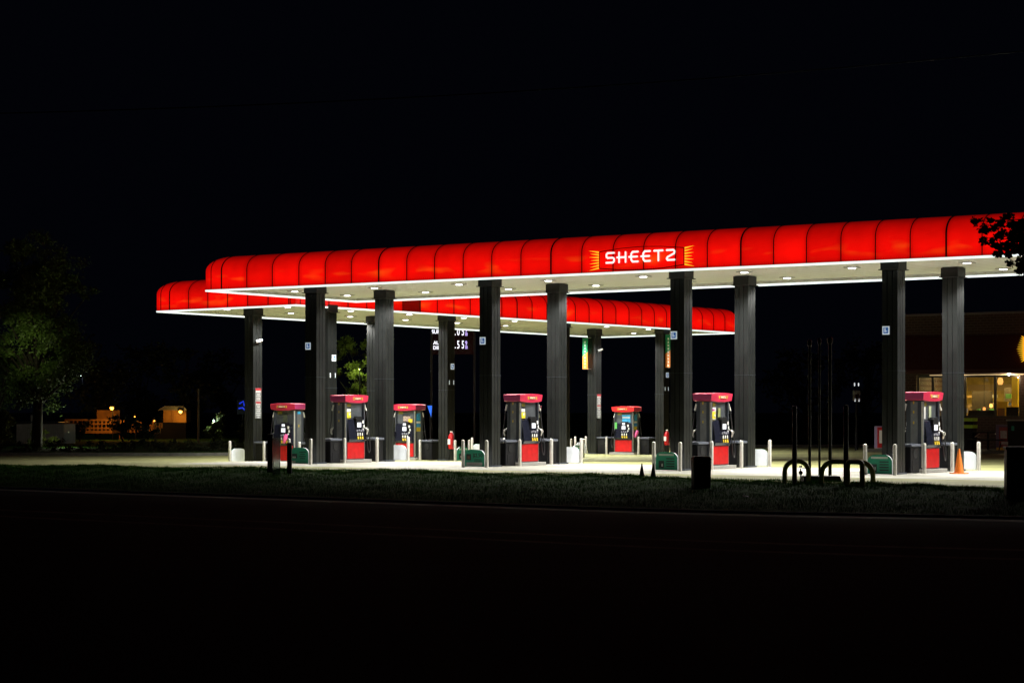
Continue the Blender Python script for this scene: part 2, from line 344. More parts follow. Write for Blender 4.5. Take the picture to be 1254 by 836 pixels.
# grass blades
def grass():
    rnd = random.Random(3); v = []; f = []
    def blade(x, y, z, h, w):
        a = rnd.uniform(0, math.pi); dx, dy = math.cos(a) * w, math.sin(a) * w; lx, ly = rnd.gauss(0, .35) * h, rnd.gauss(0, .35) * h
        k = len(v); v.extend([(x - dx, y - dy, z), (x + dx, y + dy, z), (x + lx, y + ly, z + h)]); f.append((k, k + 1, k + 2))
    for i in range(95000):
        x = rnd.uniform(-19, 13); y0, y2 = E0(x), E2(x); y = rnd.uniform(y2 + .05, y0 + .12)
        cl = .6 + .5 * math.sin(x * 2.3 + math.sin(y * 1.9)) * math.sin(y * 2.9 + x)
        blade(x, y, bank_z(x, min(y, y0)) - .01, rnd.uniform(.03, .075) * (.6 + max(0, cl)), .006)
    for i in range(45000):
        x = rnd.uniform(-19, 13); y1 = E1(x); y = y1 + rnd.gauss(.2, .6)
        blade(x, y, bank_z(x, y) - .01, rnd.uniform(.03, .08) * (1.6 if rnd.random() < .04 else 1), .006)
    me = bpy.data.meshes.new('grass'); me.from_pydata(v, [], f)
    m = mat('grass_blade', (.034, .12, .009), .9, spec=.03, noise=.5, nscale=1.2); me.materials.append(m)
    o = bpy.data.objects.new('grass', me); C.objects.link(o)
    tag(o, 'short mown grass on the bank between street and forecourt', 'grass', kind='stuff')
grass()
# litter on the bank
for px, py, s, lab in ((640, 606, .07, 'tiny scrap of white litter on the grass bank left of the two dark cones'), (914, 612, .08, 'crumpled white litter on the grass bank right of the black bin'),
                  (319, 606, .07, 'small pale litter on the kerb below the black standpipe')):
    D = 44 if px < 900 else 41.5
    if px < 400: D = 47
    x = (px - CX) / F * D; y = D
    for _ in range(30):   # find where the ray meets the bank
        z = bank_z(x, y); zr = CAMZ - (py - HY) / F * y
        y += (zr - z) * 8; x = (px - CX) / F * y
    b = MB(); k = random.Random(px)
    b.add([(x + k.uniform(-s, s), y + k.uniform(-s, s), z + .05 + k.uniform(0, .05)) for _ in range(6)], [(0, 1, 2), (2, 3, 4), (1, 3, 5), (0, 4, 5)])
    tag(b.build('litter', M_white), lab, 'litter')

# ------------------------------------------------------------------ canopies
PROF = [(0, 0), (0, .2), (0, .4), (0, .58)] + [(.75 * (1 - math.cos(a)), .58 + .50 * math.sin(a)) for a in [R(d) for d in (9, 18, 27, 36, 45, 54, 63, 72, 81, 90)]]
def inset(poly, d):
    n = len(poly); out = []
    for i in range(n):
        p0, p1, p2 = poly[i - 1], poly[i], poly[(i + 1) % n]
        e1 = (p1 - p0).normalized(); e2 = (p2 - p1).normalized()
        n1 = Vector((-e1.y, e1.x)); n2 = Vector((-e2.y, e2.x))   # inward for CCW
        k = (n1 + n2); k = k / k.dot(n1); out.append(p1 + k * d)
    return out
def s_at(p0, d, px):
    k = (px - CX) / F; return (k * p0.y - p0.x) / (d.x - k * d.y)
def canopy(label, poly, zb, ribs, off, lights, colpos, group_n):
    """poly CCW seen from above; zb bottom of edge strip."""
    T = thing('canopy', label, 'canopy', (poly[0].x, poly[0].y, 0), 0, 'red canopies over the pumps')
    o3 = Vector((poly[0].x, poly[0].y, 0))
    L = lambda p, z: (p.x - o3.x, p.y - o3.y, z)
    n = len(poly)
    # fascia
    v = []; f = []; uvs = []; mi = []; uv2 = []
    rings = [(inset(poly, d), zb + .10 + h, h) for d, h in PROF]
    arc = [0]
    for (d0, h0), (d1, h1) in zip(PROF, PROF[1:]): arc.append(arc[-1] + math.hypot(d1 - d0, h1 - h0))
    for i in range(n):
        A, B = poly[i], poly[(i + 1) % n]; ln = (B - A).length; e = (B - A) / ln
        cuts = [0] + [c for c in ribs[i] if .9 < c < ln - .9] + [ln]
        for ci in range(len(cuts) - 1):
            sm = (cuts[ci] + cuts[ci + 1]) / 2
            isoff = any(a < sm < b for a, b in off.get(i, []))
            for j in range(len(PROF) - 1):
                k = len(v)
                for (jj, c) in ((j, 0), (j, 1), (j + 1, 1), (j + 1, 0)):
                    ra, rb = rings[jj][0][i], rings[jj][0][(i + 1) % n]
                    s = cuts[ci + c]
                    if s == 0: p = ra
                    elif s == ln: p = rb
                    else: p = A + e * s + Vector((-e.y, e.x)) * PROF[jj][0]
                    v.append(L(p, rings[jj][1])); uvs.append((s + i * 40, arc[jj])); uv2.append((ci + c, arc[jj] + i * 60))
                f.append((k, k + 1, k + 2, k + 3)); mi.append(1 if isoff else 0)
    me = bpy.data.meshes.new('fascia'); me.from_pydata(v, [], f); ul = me.uv_layers.new(name='UVMap')
    ul2 = me.uv_layers.new(name='Panel')
    for l in me.loops: me.uv_layers['UVMap'].data[l.index].uv = uvs[l.vertex_index]; me.uv_layers['Panel'].data[l.index].uv = uv2[l.vertex_index]
    me.materials.append(M_fascia); me.materials.append(M_fascia_off); me.polygons.foreach_set('material_index', mi)
    bm = bmesh.new(); bm.from_mesh(me); bmesh.ops.remove_doubles(bm, verts=bm.verts, dist=.0005); bm.to_mesh(me); bm.free()
    me.polygons.foreach_set('use_smooth', [True] * len(me.polygons)); me.set_sharp_from_angle(angle=R(30))
    fo = bpy.data.objects.new('fascia', me); C.objects.link(fo); fo.parent = T
    # ribs
    rb = MB()
    for i in range(n):
        A, B = poly[i], poly[(i + 1) % n]; ln = (B - A).length; e = (B - A) / ln; nn = Vector((-e.y, e.x))
        for c, s in enumerate(ribs[i]):
            if s < .1 or s > ln - .1: continue
            th = .022 if c % 6 == 0 else .011
            path = []
            for d, h in PROF:
                if d > min(s, ln - s): break
                path.append((d, h))
            for (d0, h0), (d1, h1) in zip(path, path[1:]):
                q = []
                for d, h in ((d0, h0), (d1, h1)):
                    hh = (h - .58) / .5 if h > .58 else 0; dd = d
                    ox = -.016 * (1 - hh * .8); oz = .016 * hh
                    for sg in (-1, 1):
                        for k in (0, 1):
                            p = A + e * (s + sg * th) + nn * (dd + (ox if k else .005)); q.append(L(p, zb + .10 + h + (oz if k else -.005)))
                # q: d0:[-in,-out,+in,+out], d1 same
                rb.add(q, [(1, 3, 7, 5), (0, 1, 5, 4), (3, 2, 6, 7), (0, 2, 3, 1), (4, 5, 7, 6)])
    rb.build('panel_joints', M_jet, fo)
    # roof
    top = inset(poly, .75); t2 = MB(); t2.add([L(p, zb + .10 + 1.08) for p in top] + [L(p, zb + .9) for p in top], [tuple(range(n))])
    t2.build('roof', mat('roof_metal', (.12, .12, .12), .7), T)
    def ring(m_name, mm, o0, o1, z0, z1, nm):
        a, b = inset(poly, o0), inset(poly, o1); r = MB()
        for i in range(n):
            j = (i + 1) % n
            q = [L(a[i], z0), L(a[j], z0), L(b[j], z0), L(b[i], z0), L(a[i], z1), L(a[j], z1), L(b[j], z1), L(b[i], z1)]
            r.add(q, [(0, 1, 2, 3), (4, 5, 6, 7), (0, 1, 5, 4), (2, 3, 7, 6)])
        return r.build(nm, mm, T)
    ring('', M_strip, -.012, .07, zb + .03, zb + .085, 'edge_light')
    ring('', M_jet, .0, .14, zb + .086, zb + .098, 'edge_channel')
    ring('', M_ceil, .14, .17, zb + .088, zb + .20, 'inner_lip')
    inn = inset(poly, .16); zc = zb + .17
    cb = MB(); cb.add([L(p, zc) for p in inn] + [L(p, zc + .05) for p in inn], [tuple(range(n)), tuple(range(n, 2 * n))])
    ce = cb.build('soffit', M_ceil, T)
    # soffit panel seams
    A, B = inn[0], inn[1]; e = (B - A).normalized(); D_ = inn[-1]; e2 = (D_ - A); wd = e2.length; e2 = e2 / wd; ln = (B - A).length
    sb = MB()
    for k in range(1, int(ln / .41)):
        p = A + e * (k * .41); q = p + e2 * (wd - .05); d = e * .006
        if k % 1 == 0: sb.add([L(p - d, zc - .003), L(p + d, zc - .003), L(q + d, zc - .003), L(q - d, zc - .003)], [(0, 1, 2, 3)])
    sb.build('soffit_seams', mat('seam', (.28, .27, .22), .8), ce)
    # lamps
    for p in lights:
        f_ = MB(); x, y, _ = L(p, 0)
        f_.box((x, y, zc - .012), (.36, .36, .024), R(-34)); lo = f_.build('ceiling_light', mat('lamp_housing', (.3, .3, .28), .5), T, bevel=.01)
        g = MB(); g.lathe([(.02, -.012), (.10, -.010), (.11, 0)], (x, y, zc - .026), 16); g.build('lamp_lens', M_lamp, lo)
        ld = bpy.data.lights.new('canopy_lamp', 'SPOT'); ld.energy = LAMP_W; ld.color = (1, .985, .93); ld.spot_size = R(152); ld.spot_blend = .42; ld.shadow_soft_size = .15
        lo2 = bpy.data.objects.new('lamp_light', ld); C.objects.link(lo2); lo2.parent = T; lo2.location = (x, y, zc - .10)
    # columns
    for (p, rz, zg) in colpos:
        hb = .222; g = .010; cr = []
        pts = [(-hb, -hb), (-.075 - g, -hb), (-.075, -hb + .03), (-.075 + g, -hb), (.075 - g, -hb), (.075, -hb + .03), (.075 + g, -hb)]
        for k in range(4):
            ca, sa = math.cos(k * math.pi / 2), math.sin(k * math.pi / 2)
            cr += [(a * ca - b * sa, a * sa + b * ca) for a, b in pts]
        cb = MB(); cb.prism(cr, 'z', zg - .05, zc - .0)
        lp = L(p, 0)
        co = cb.build('column', M_col, T, loc=(lp[0], lp[1], 0), rz=rz)
        k = MB(); k.box((0, 0, zb + .03), (.51, .51, .25)); k.box((.0, 0, zb - .11), (.66, .56, .025)); k.build('column_cap', M_cap, co, bevel=.008)
        k = MB(); k.box((0, 0, zg + 2.7), (.468, .468, .012)); k.build('column_seam', M_dgrey, co)
        k = MB(); k.box((0, 0, zg + .02), (.52, .52, .05)); k.build('column_base', M_dgrey, co, bevel=.006)
    return T

P_ = Vector((-9.82, 64.17)); Sd = (Vector((12.64, 49.38)) - P_).normalized(); Q_ = Vector((-5.51, 70.66)); Td = (Vector((14.34, 56.48)) - Q_).normalized()
front_poly = [P_, P_ + Sd * 33, Q_ + Td * 30.5, Q_]
near = [.23, .67] + [1.73, 2.78, 3.85, 4.89, 5.91, 6.95, 8.0, 9.02, 10.05, 11.06, 12.07, 13.09, 14.12, 15.14, 16.12, 17.12, 18.1, 19.11, 20.08, 21.03, 22.01, 22.97, 23.92, 24.88, 25.82] + [26.8 + k for k in range(6)]
near = near[1:] + [.23]   # thick one first, then every sixth
zr = 5.28
kf = (zr - CAMZ)
def up(px, py, k=kf): D = F * k / (HY - py); return Vector(((px - CX) / F * D, D))
N_, L_, Fc, R_ = up(362, 373.6), up(192, 381.5), up(733, 413), up(905, 407.8)
rear_poly = [N_, R_, Fc, L_]

# island frames: origin (start of bollard rows, on centreline), direction angle
ISL = []
for px, D, ang in ((380.3, 61.7, 58.0), (596.1, 58.4, 56.3), (832.9, 54.9, 54.9), (1096, 51.4, 53.3)):
    b1 = Vector(((px - CX) / F * D, D)); a = R(ang); d = Vector((math.cos(a), math.sin(a))); left = Vector((-d.y, d.x))
    ISL.append((b1 + left * .42, a, 0.0, 'front'))
for (x, y) in ((-9.4, 72.7), (-5.42, 79.0), (-.83, 85.1), (3.76, 91.2)):
    a = R(-38); d = Vector((math.cos(a), math.sin(a))); o = Vector((x, y)) - d * .78
    ISL.append((o, a, gz(x, y), 'rear'))
def ipos(i, x, y):
    o, a, z, k = ISL[i]; d = Vector((math.cos(a), math.sin(a))); l = Vector((-d.y, d.x)); p = o + d * x + l * y; return p
fl = [P_ + UD * (1.15 + 3.33 * k) + VD * (3.0 if r == 0 else 5.8) for k in range(10) for r in (0, 1)]
fl = [p for p in fl]
A33 = Sd
fl = []
for k in range(10):
    for r in (3.0, 5.8):
        fl.append(P_ + Sd * (1.2 + 3.3 * k) + Vector((-Sd.y, Sd.x)) * r)
rd = (R_ - N_).normalized(); rl = Vector((-rd.y, rd.x)); rlights = []
for k in range(9):
    for r in (2.2, 5.2): rlights.append(N_ + rd * (2.0 + 3.45 * k) + rl * r)
fcols = [(ipos(i, x, 0), ISL[i][1], 0.0) for i in range(4) for x in (.78, 4.48)]
rcols = [(ipos(i, x, 0), ISL[i][1], ISL[i][2]) for i in range(4, 8) for x in (.78, 4.48)]
def rl_(ln, s0=.7, st=1.02):
    o = []; s = s0
    while s < ln - .3: o.append(s); s += st
    return o + [.23, ln - .23]
fr_len = [(front_poly[(i + 1) % 4] - front_poly[i]).length for i in range(4)]
rr_len = [(rear_poly[(i + 1) % 4] - rear_poly[i]).length for i in range(4)]
FC = canopy('long red backlit canopy in front, nearest the street, with the white lettered sign', front_poly, 5.44,
       [near, rl_(fr_len[1]), rl_(fr_len[2]), rl_(fr_len[3])], {}, fl, fcols, 0)
so0, so1 = s_at(N_, rd, 486), s_at(N_, rd, 516)
RC = canopy('red backlit canopy behind, turned away at a right angle, with an unlit dark panel', rear_poly, zr - .06,
       [rl_(rr_len[0]), rl_(rr_len[1]), rl_(rr_len[2]), rl_(rr_len[3])], {0: [(so0, so1)]}, rlights, rcols, 0)

# canopy sign, laid on the fascia profile
def fas(s, h, out=.02):
    nn = Vector((-Sd.y, Sd.x)); d = 0; z = h; s = s - .11
    if h > .58:
        a = min(R(90), (h - .58) / .62 ); d = .75 * (1 - math.cos(a)); z = .58 + .5 * math.sin(a)
    p = P_ + Sd * s + nn * (d - out); return (p.x - P_.x, p.y - P_.y, 5.44 + .10 + z)
SG = thing('canopy_sign', 'illuminated white block letter sign with yellow rays on the front canopy edge', 'sign', (P_.x, P_.y, 0))
M_letter = mat('sign_letter', (.8, .8, .8), .4, emit=(1, .98, .95), estr=1.0)
M_ray = mat('sign_ray', (.8, .5, .02), .4, emit=(1, .55, .02), estr=1.0)
def stroke(b, pts, wd, out, n=4):
    # ribbon with round joins in (s,h) space
    for (a0, b0), (a1, b1) in zip(pts, pts[1:]):
        dx, dy = a1 - a0, b1 - b0; l = math.hypot(dx, dy); nx, ny = -dy / l * wd / 2, dx / l * wd / 2
        vs = []
        for k in range(n + 1):
            t = k / n; x, y = a0 + dx * t, b0 + dy * t
            vs += [fas(x - nx, y - ny, out), fas(x + nx, y + ny, out)]
        b.add(vs, [(2 * k, 2 * k + 2, 2 * k + 3, 2 * k + 1) for k in range(n)])
    for q, (x, y) in enumerate(pts):
        vs = [fas(x + wd / 2 * math.cos(a), y + wd / 2 * math.sin(a), out + .0006 * (q + 1)) for a in [2 * math.pi * k / 12 for k in range(12)]]
        b.add(vs, [tuple(range(12))])
h0, h1 = .245, .515; hm = (h0 + h1) / 2; W_ = .054; lw = .285
LET = {'S': [[(1, 1), (.15, 1), (0, .85), (0, .62), (.15, .5), (.85, .5), (1, .38), (1, .15), (.85, 0), (0, 0)]],
       'H': [[(.1, 0), (.1, 1)], [(.95, 0), (.95, 1)], [(-.15, .5), (.95, .5)]],
       'E': [[(1, 1), (.3, 1), (.12, .8), (.12, .2), (.3, 0), (1, 0)], [(-.15, .5), (.9, .5)]],
       'T': [[(-.05, 1), (1.05, 1)], [(.5, 1), (.5, 0)]],
       'Z': [[(0, 1), (.85, 1), (1, .85), (.95, .65), (.1, .3), (0, .15), (.1, 0), (1, 0)]]}
s = 15.05
for ch in 'SHEETZ':
    b = MB()
    for st_ in LET[ch]: stroke(b, [(s + x * lw * .86, h0 + y * (h1 - h0)) for x, y in st_], W_, .034)
    b.build('letter', M_letter, SG); s += .384
b = MB(); fp = [(14.82, .10), (15.5, .03), (16.15, .01), (16.8, .03), (17.5, .10), (17.5, .56), (16.8, .64), (16.15, .67), (15.5, .64), (14.82, .56), (14.82, .10)]
for k in range(len(fp) - 1): stroke(b, fp[k:k + 2], .024, .024 + .0008 * (k % 3), 6)
b.build('sign_frame', M_jet, SG)
for sd in (-1, 1):
    b = MB()
    for k in range(7):
        h = .11 + k * .073; s0_ = 14.80 if sd < 0 else 17.52; ln = (.34, .29, .32, .27, .32, .29, .34)[k] * (1 if sd < 0 else .9); sl = (k - 3) * .022
        b.add([fas(s0_, h - .025, .026), fas(s0_, h + .025, .026), fas(s0_ + sd * ln, h + sl, .026)], [(0, 1, 2)])
    b.build('ray_burst', M_ray, SG)

# ------------------------------------------------------------------ islands
ORD = ('leftmost', 'second from left', 'third from left', 'rightmost')
def iname2(i):
    return ('front canopy %s island' if i < 4 else 'rear canopy %s island') % ('leftmost', 'second', 'third', 'rightmost')[i % 4]
def iname(i):
    return ('%s island under the front canopy' if i < 4 else '%s island under the rear canopy') % ORD[i % 4]

# pump (local: x along the island, -y the side facing us)
def make_pump(kind, posters, ends):
    T = thing('fuel_pump', '', 'fuel pump', group='fuel pumps')
    b = MB(); b.box((0, 0, .05), (1.36, .80, .10)); b.build('plinth', M_conc, T, bevel=.01)
    b = MB(); b.box((0, 0, .38), (.94, .46, .56)); cab = b.build('cabinet', M_dgrey, T, bevel=.006)
    for sy in (-1, 1):
        b = MB(); b.box((0, sy * .245, .39), (.90, .03, .52))
        for k in range(13): b.box((-.42 + k * .07, sy * .263, .39), (.012, .008, .50))
        b.build('lower_panel', M_red, T, bevel=.003)
        # angled control console
        pr = [(sy * .16, .66), (sy * .30, .66), (sy * .34, .74), (sy * .30, 1.12), (sy * .25, 1.38), (sy * .16, 1.42)]
        b = MB(); b.prism(pr, 'x', -.45, .45); con = b.build('console', M_blackg, T, bevel=.008)
        # rounded screen head
        b = MB(); pts = [(-.08, 1.12), (.26, 1.12), (.26, 1.42), (.20, 1.48), (-.02, 1.48), (-.08, 1.42)]
        if sy > 0: pts = [(-x, z) for x, z in pts][::-1]
        b.prism([(x, z) for x, z in pts], 'y', sy * .20, sy * .335); b.build('screen_head', M_black, con, bevel=.01)
        s_ = 1 if sy < 0 else -1
        yy = sy * .342
        b = MB(); b.box((s_ * .07, yy, 1.205), (.19, .012, .15)); b.build('screen', M_screen, con)
        if kind == 'rear' or posters in (0,):
            b = MB(); b.box((s_ * .07, yy, 1.38), (.14, .012, .09)); b.build('price_display', M_screen, con)
        b = MB(); b.box((s_ * .30, sy * .322, 1.30), (.07, .02, .10)); b.box((s_ * .34, sy * .322, 1.17), (.05, .02, .09)); b.box((s_ * .30, sy * .325, 1.07), (.05, .02, .05)); b.build('card_reader', M_white, con)
        b = MB()
        for k in range(4): b.box((s_ * (-.03 + k * .10), sy * .335, 1.02 + .015 * (k % 2)), (.045, .03, .06))
        b.build('keypad', mat('keypad_grey', (.35, .35, .42), .4, noise=.8, nscale=40), con)
        for k in range(3):
            b = MB(); b.box((s_ * (-.01 + k * .12), sy * .345, .91), (.045, .016, .09)); b.build('octane_button', M_white, con)
        for k in range(3):
            b = MB(); x = s_ * (.0 + k * .12); b.prism([(x - .035, .84), (x + .02, .84), (x + .05 * s_ + 0, .75), (x - .015, .75)], 'y', sy * .34, sy * .356)
            b.build('octane_tag', M_yel, con)
        # upper recess
        b = MB(); b.box((0, sy * .15, 1.66), (.90, .02, .50)); up_ = b.build('upper_panel', M_upan, T)
        b = MB(); b.box((s_ * -.26, sy * .168, 1.83), (.22, .012, .10)); b.build('header_sticker', mat('dark_olive', (.18, .16, .02), .5), up_)
        if posters == 1: pl_ = [(-.27, 1.58, .26, .36, M_blackg), (-.27, 1.67, .20, .10, M_white), (-.27, 1.52, .20, .18, M_yelb), (-.25, 1.55, .08, .07, M_white)]
        elif posters == 2: pl_ = [(-.26, 1.58, .24, .34, M_white), (-.26, 1.53, .20, .20, M_yelb), (-.28, 1.68, .12, .05, mat('magenta', (.5, .05, .3), .5)), (-.22, 1.52, .07, .06, M_white), (.02, 1.58, .14, .30, mat('olive_ad', (.3, .33, .12), .5, noise=.4, nscale=30))]
        elif posters == 3: pl_ = [(-.30, 1.60, .16, .32, M_white), (.05, 1.60, .14, .36, mat('pale_ad', (.45, .5, .32), .5, noise=.3, nscale=20))]
        elif posters == 4: pl_ = [(.02, 1.68, .36, .12, M_blackg), (.05, 1.60, .36, .20, mat('pump_ad2', (.45, .35, .3), .5, noise=.9, nscale=28)), (.24, 1.52, .2, .14, M_yel)]
        elif posters == 5: pl_ = [(.10, 1.62, .44, .32, M_cyan), (.10, 1.66, .40, .05, M_white), (-.38, 1.30, .12, .28, mat('green_sticker', (.1, .45, .1), .5))]
        else: pl_ = [(.0, 1.60, .2, .3, mat('dim_ad', (.10, .12, .08), .5, noise=.6, nscale=30))]
        for k, (x, z, ww, hh, mm) in enumerate(pl_):
            b = MB(); b.box((s_ * x, sy * (.170 + .007 * k) if z > 1.42 else sy * .30, z), (ww, .012, hh)); b.build('poster', mm, up_)
        # hose and nozzle at the outer end
        hx = .52 if kind == 'front' else -.50
        hx *= s_
        hp = [(hx * .98, sy * .22, 1.93), (hx * 1.02, sy * .27, 1.75), (hx * 1.04, sy * .30, 1.45), (hx * 1.08, sy * .33, 1.15), (hx * 1.12, sy * .37, .85), (hx * 1.14, sy * .40, .50), (hx * 1.02, sy * .41, .32), (hx * .90, sy * .40, .42), (hx * .86, sy * .38, .70), (hx * .84, sy * .36, .90)]
        hs = []
        for k in range(len(hp) - 1):
            a, c = Vector(hp[k]), Vector(hp[k + 1])
            p0 = Vector(hp[max(0, k - 1)]); p3 = Vector(hp[min(len(hp) - 1, k + 2)])
            for q in range(5):
                t = q / 5; hs.append(.5 * ((2 * a) + (c - p0) * t + (2 * p0 - 5 * a + 4 * c - p3) * t * t + (3 * a - p0 - 3 * c + p3) * t ** 3))
        hs.append(Vector(hp[-1]))
        b = MB(); b.tube(hs, .016, 7); b.build('hose', M_rubber, T, smooth=True)
        b = MB(); b.tube([(hx * 1.0, sy * .24, 1.84), (hx * 1.03, sy * .28, 1.66)], .024, 8); b.build('hose_coupling', M_steel, T, smooth=True)
        b = MB(); x = hx * .84
        b.tube([(x, sy * .37, .90), (x, sy * .40, 1.00), (x, sy * .38, 1.07), (x, sy * .28, 1.13)], [.02, .028, .03, .014], 8)
        b.tube([(x, sy * .40, .97), (x, sy * .45, 1.02), (x, sy * .42, 1.09)], .009, 6)
        nz = b.build('nozzle', M_steel if kind == 'front' else M_black, T, smooth=True)
    # core between the panels + side pillars
    b = MB(); b.box((0, 0, 1.29), (.86, .28, 1.26)); b.build('core', M_black, T)
    for sx in (-1, 1):
        b = MB(); b.box((sx * .475, 0, 1.02), (.05, .50, 1.82)); sp_ = b.build('side_panel', M_dgrey, T, bevel=.01)
        b = MB(); b.box((sx * .503, .02, 1.28), (.012, .20, 1.22)); b.build('side_trim', M_grey, sp_)
        b = MB(); b.box((sx * .503, -.215, 1.02), (.014, .055, 1.76)); b.build('corner_trim', M_steel, sp_, bevel=.004)
        if ends == 'dots':
            for z in (1.87, 1.62, 1.34):
                b = MB(); b.box((sx * .512, .03, z), (.008, .035, .07)); b.build('sticker', M_yel, sp_)
        elif ends == 'blue':
            for z, h_, mm in ((1.66, .30, M_cyan), (1.46, .08, M_white), (1.34, .14, mat('blue2', (.03, .28, .62), .5)), (1.19, .16, M_yel)):
                b = MB(); b.box((sx * .512, -.02, z), (.008, .22, h_)); b.build('sticker', mm, sp_)
        else:
            b = MB(); b.box((sx * .512, .0, 1.83), (.008, .16, .10)); b.build('sticker', M_cyan, sp_)
            b = MB(); b.box((sx * .512, .0, 1.36), (.008, .04, .09)); b.build('sticker', M_yel, sp_)
    # topper: lens shaped faces
    n = 10; b = MB(); mi_side = 1
    X = [-.60 + 1.2 * k / n for k in range(n + 1)]
    dip = lambda x: .045 * math.cos(x / .6 * math.pi / 2) ** .8 if abs(x) < .6 else 0
    bow = lambda x: .29 + .035 * math.cos(x / .6 * math.pi / 2)
    vs = []
    for x in X:
        zb_, zt = 1.95 - dip(x), 2.14 + .025 * math.cos(x / .6 * math.pi / 2)
        xx = x; xt = x * 1.03
        vs += [(xx, -bow(x), zb_), (xt, -bow(x) - .02, zt), (xt, bow(x) + .02, zt), (xx, bow(x), zb_)]
    k0 = len(b.v); b.v += vs
    for k in range(n):
        a = k0 + 4 * k
        for (p, q) in ((0, 1), (1, 2), (2, 3), (3, 0)):
            b.f.append((a + p, a + q, a + 4 + q, a + 4 + p)); b.mi.append(0)
    b.f.append((k0 + 3, k0 + 2, k0 + 1, k0)); b.mi.append(1)
    a = k0 + 4 * n; b.f.append((a, a + 1, a + 2, a + 3)); b.mi.append(1)
    tp = b.build('topper', [M_pink if posters != 5 else M_redtop, M_pinkend if posters != 5 else M_pink], T, smooth=True, bevel=.006)
    for sy in (-1, 1):
        b = MB(); pts = [(.24 * math.cos(t) , 2.04 + .052 * math.sin(t)) for t in [2 * math.pi * k / 16 for k in range(16)]]
        b.prism(pts, 'y', sy * .325, sy * .345); bd = b.build('logo_badge', mat('badge_brown', (.22, .02, .01), .5), tp)
        for q in (-1, 1):
            r_ = MB()
            for k in range(3): r_.add([(q * .19, sy * .348, 2.04 + (k - 1) * .03 - .012), (q * .19, sy * .348, 2.04 + (k - 1) * .03 + .012), (q * .29, sy * .348, 2.04 + (k - 1) * .042), (q * .19, sy * .352, 2.04 + (k - 1) * .03)], [(0, 1, 2), (0, 3, 2), (1, 3, 2)])
            r_.build('ray_mark', M_yel, tp)
        text_obj('badge_lettering', 'SHEETZ', .078, mat('badge_letters', (.85, .75, .5), .5), tp, (0, sy * .349, 2.04), (R(90), 0, 0 if sy < 0 else R(180)), .003, .0015, 1.15)
    return T
PK = [(1, 'dots', 'front'), (1, 'dots', 'front'), (2, 'dots', 'front'), (3, 'dots', 'front'), (0, 'plain', 'rear'), (4, 'blue', 'rear'), (0, 'plain', 'rear'), (5, 'blue', 'rear')]
PL = ['with a yellow poster, on the leftmost island of the front canopy', 'with a yellow poster, between the second pair of front canopy columns',
      'with a bright double poster, on the third front canopy island', 'beside the orange cone, on the rightmost front canopy island',
      'with a pink nozzle cover, leftmost under the rear canopy', 'with a blue and yellow end poster, second under the rear canopy',
      'mostly hidden behind the second front pump, third under the rear canopy', 'with a red topper and blue end poster, rightmost under the rear canopy']
for i, (po, en, ki) in enumerate(PK):
    T = make_pump(ki, po, en); p = ipos(i, 2.56, 0); T.location = (p.x, p.y, ISL[i][2]); T.rotation_euler = (0, 0, ISL[i][1])
    T['label'] = 'tall fuel pump ' + PL[i]
    if i in (4, 7):   # bagged nozzle
        b = MB(); x, y, z = (.30, -.46, .88) if i == 4 else (.62, -.10, .90)
        b.tube([(x + .05, y, z + .18), (x + .02, y - .02, z + .08), (x - .03, y - .01, z - .03), (x - .08, y, z - .12)], [.05, .075, .065, .045], 10)
        b.build('nozzle_bag', mat('pink_bag', (.85, .12, .35), .5), T, smooth=True)

# bollards
b = MB(); b.lathe([(.052, -.05), (.052, .76), (.045, .785), (.022, .80), (.0, .802)], n=16); b0 = b.build('bollard', M_steel, smooth=True)
WX = {0: 'at the near end of', 1: 'beside the bin on', 2: 'past the pump on', 3: 'at the far end of'}
WXr = {0: 'at the left end of', 1: 'beside the bin on', 2: 'right of the pump on', 3: 'at the right end of'}
first = True
for i in range(8):
    for c in range(4):
        for sd in (-1, 1):
            if sd > 0 and c in (1, 2): continue
            p = ipos(i, c * 1.75, sd * .42)
            o = b0 if first else b0.copy()
            if not first: C.objects.link(o)
            first = False
            o.location = (p.x, p.y, ISL[i][2]); o.rotation_euler = (random.uniform(-.008, .008), random.uniform(-.008, .008), random.uniform(0, 6))
            if i == 6 and c == 0 and sd < 0: pass
            sn = ('right side ' if sd < 0 else 'left side ') if i < 4 else ('street side ' if sd < 0 else 'back side ')
            tag(o, 'steel bollard %s%s %s' % (sn, (WX if i < 4 else WXr)[c], iname2(i)), 'bollard', 'steel bollards around the pump islands')

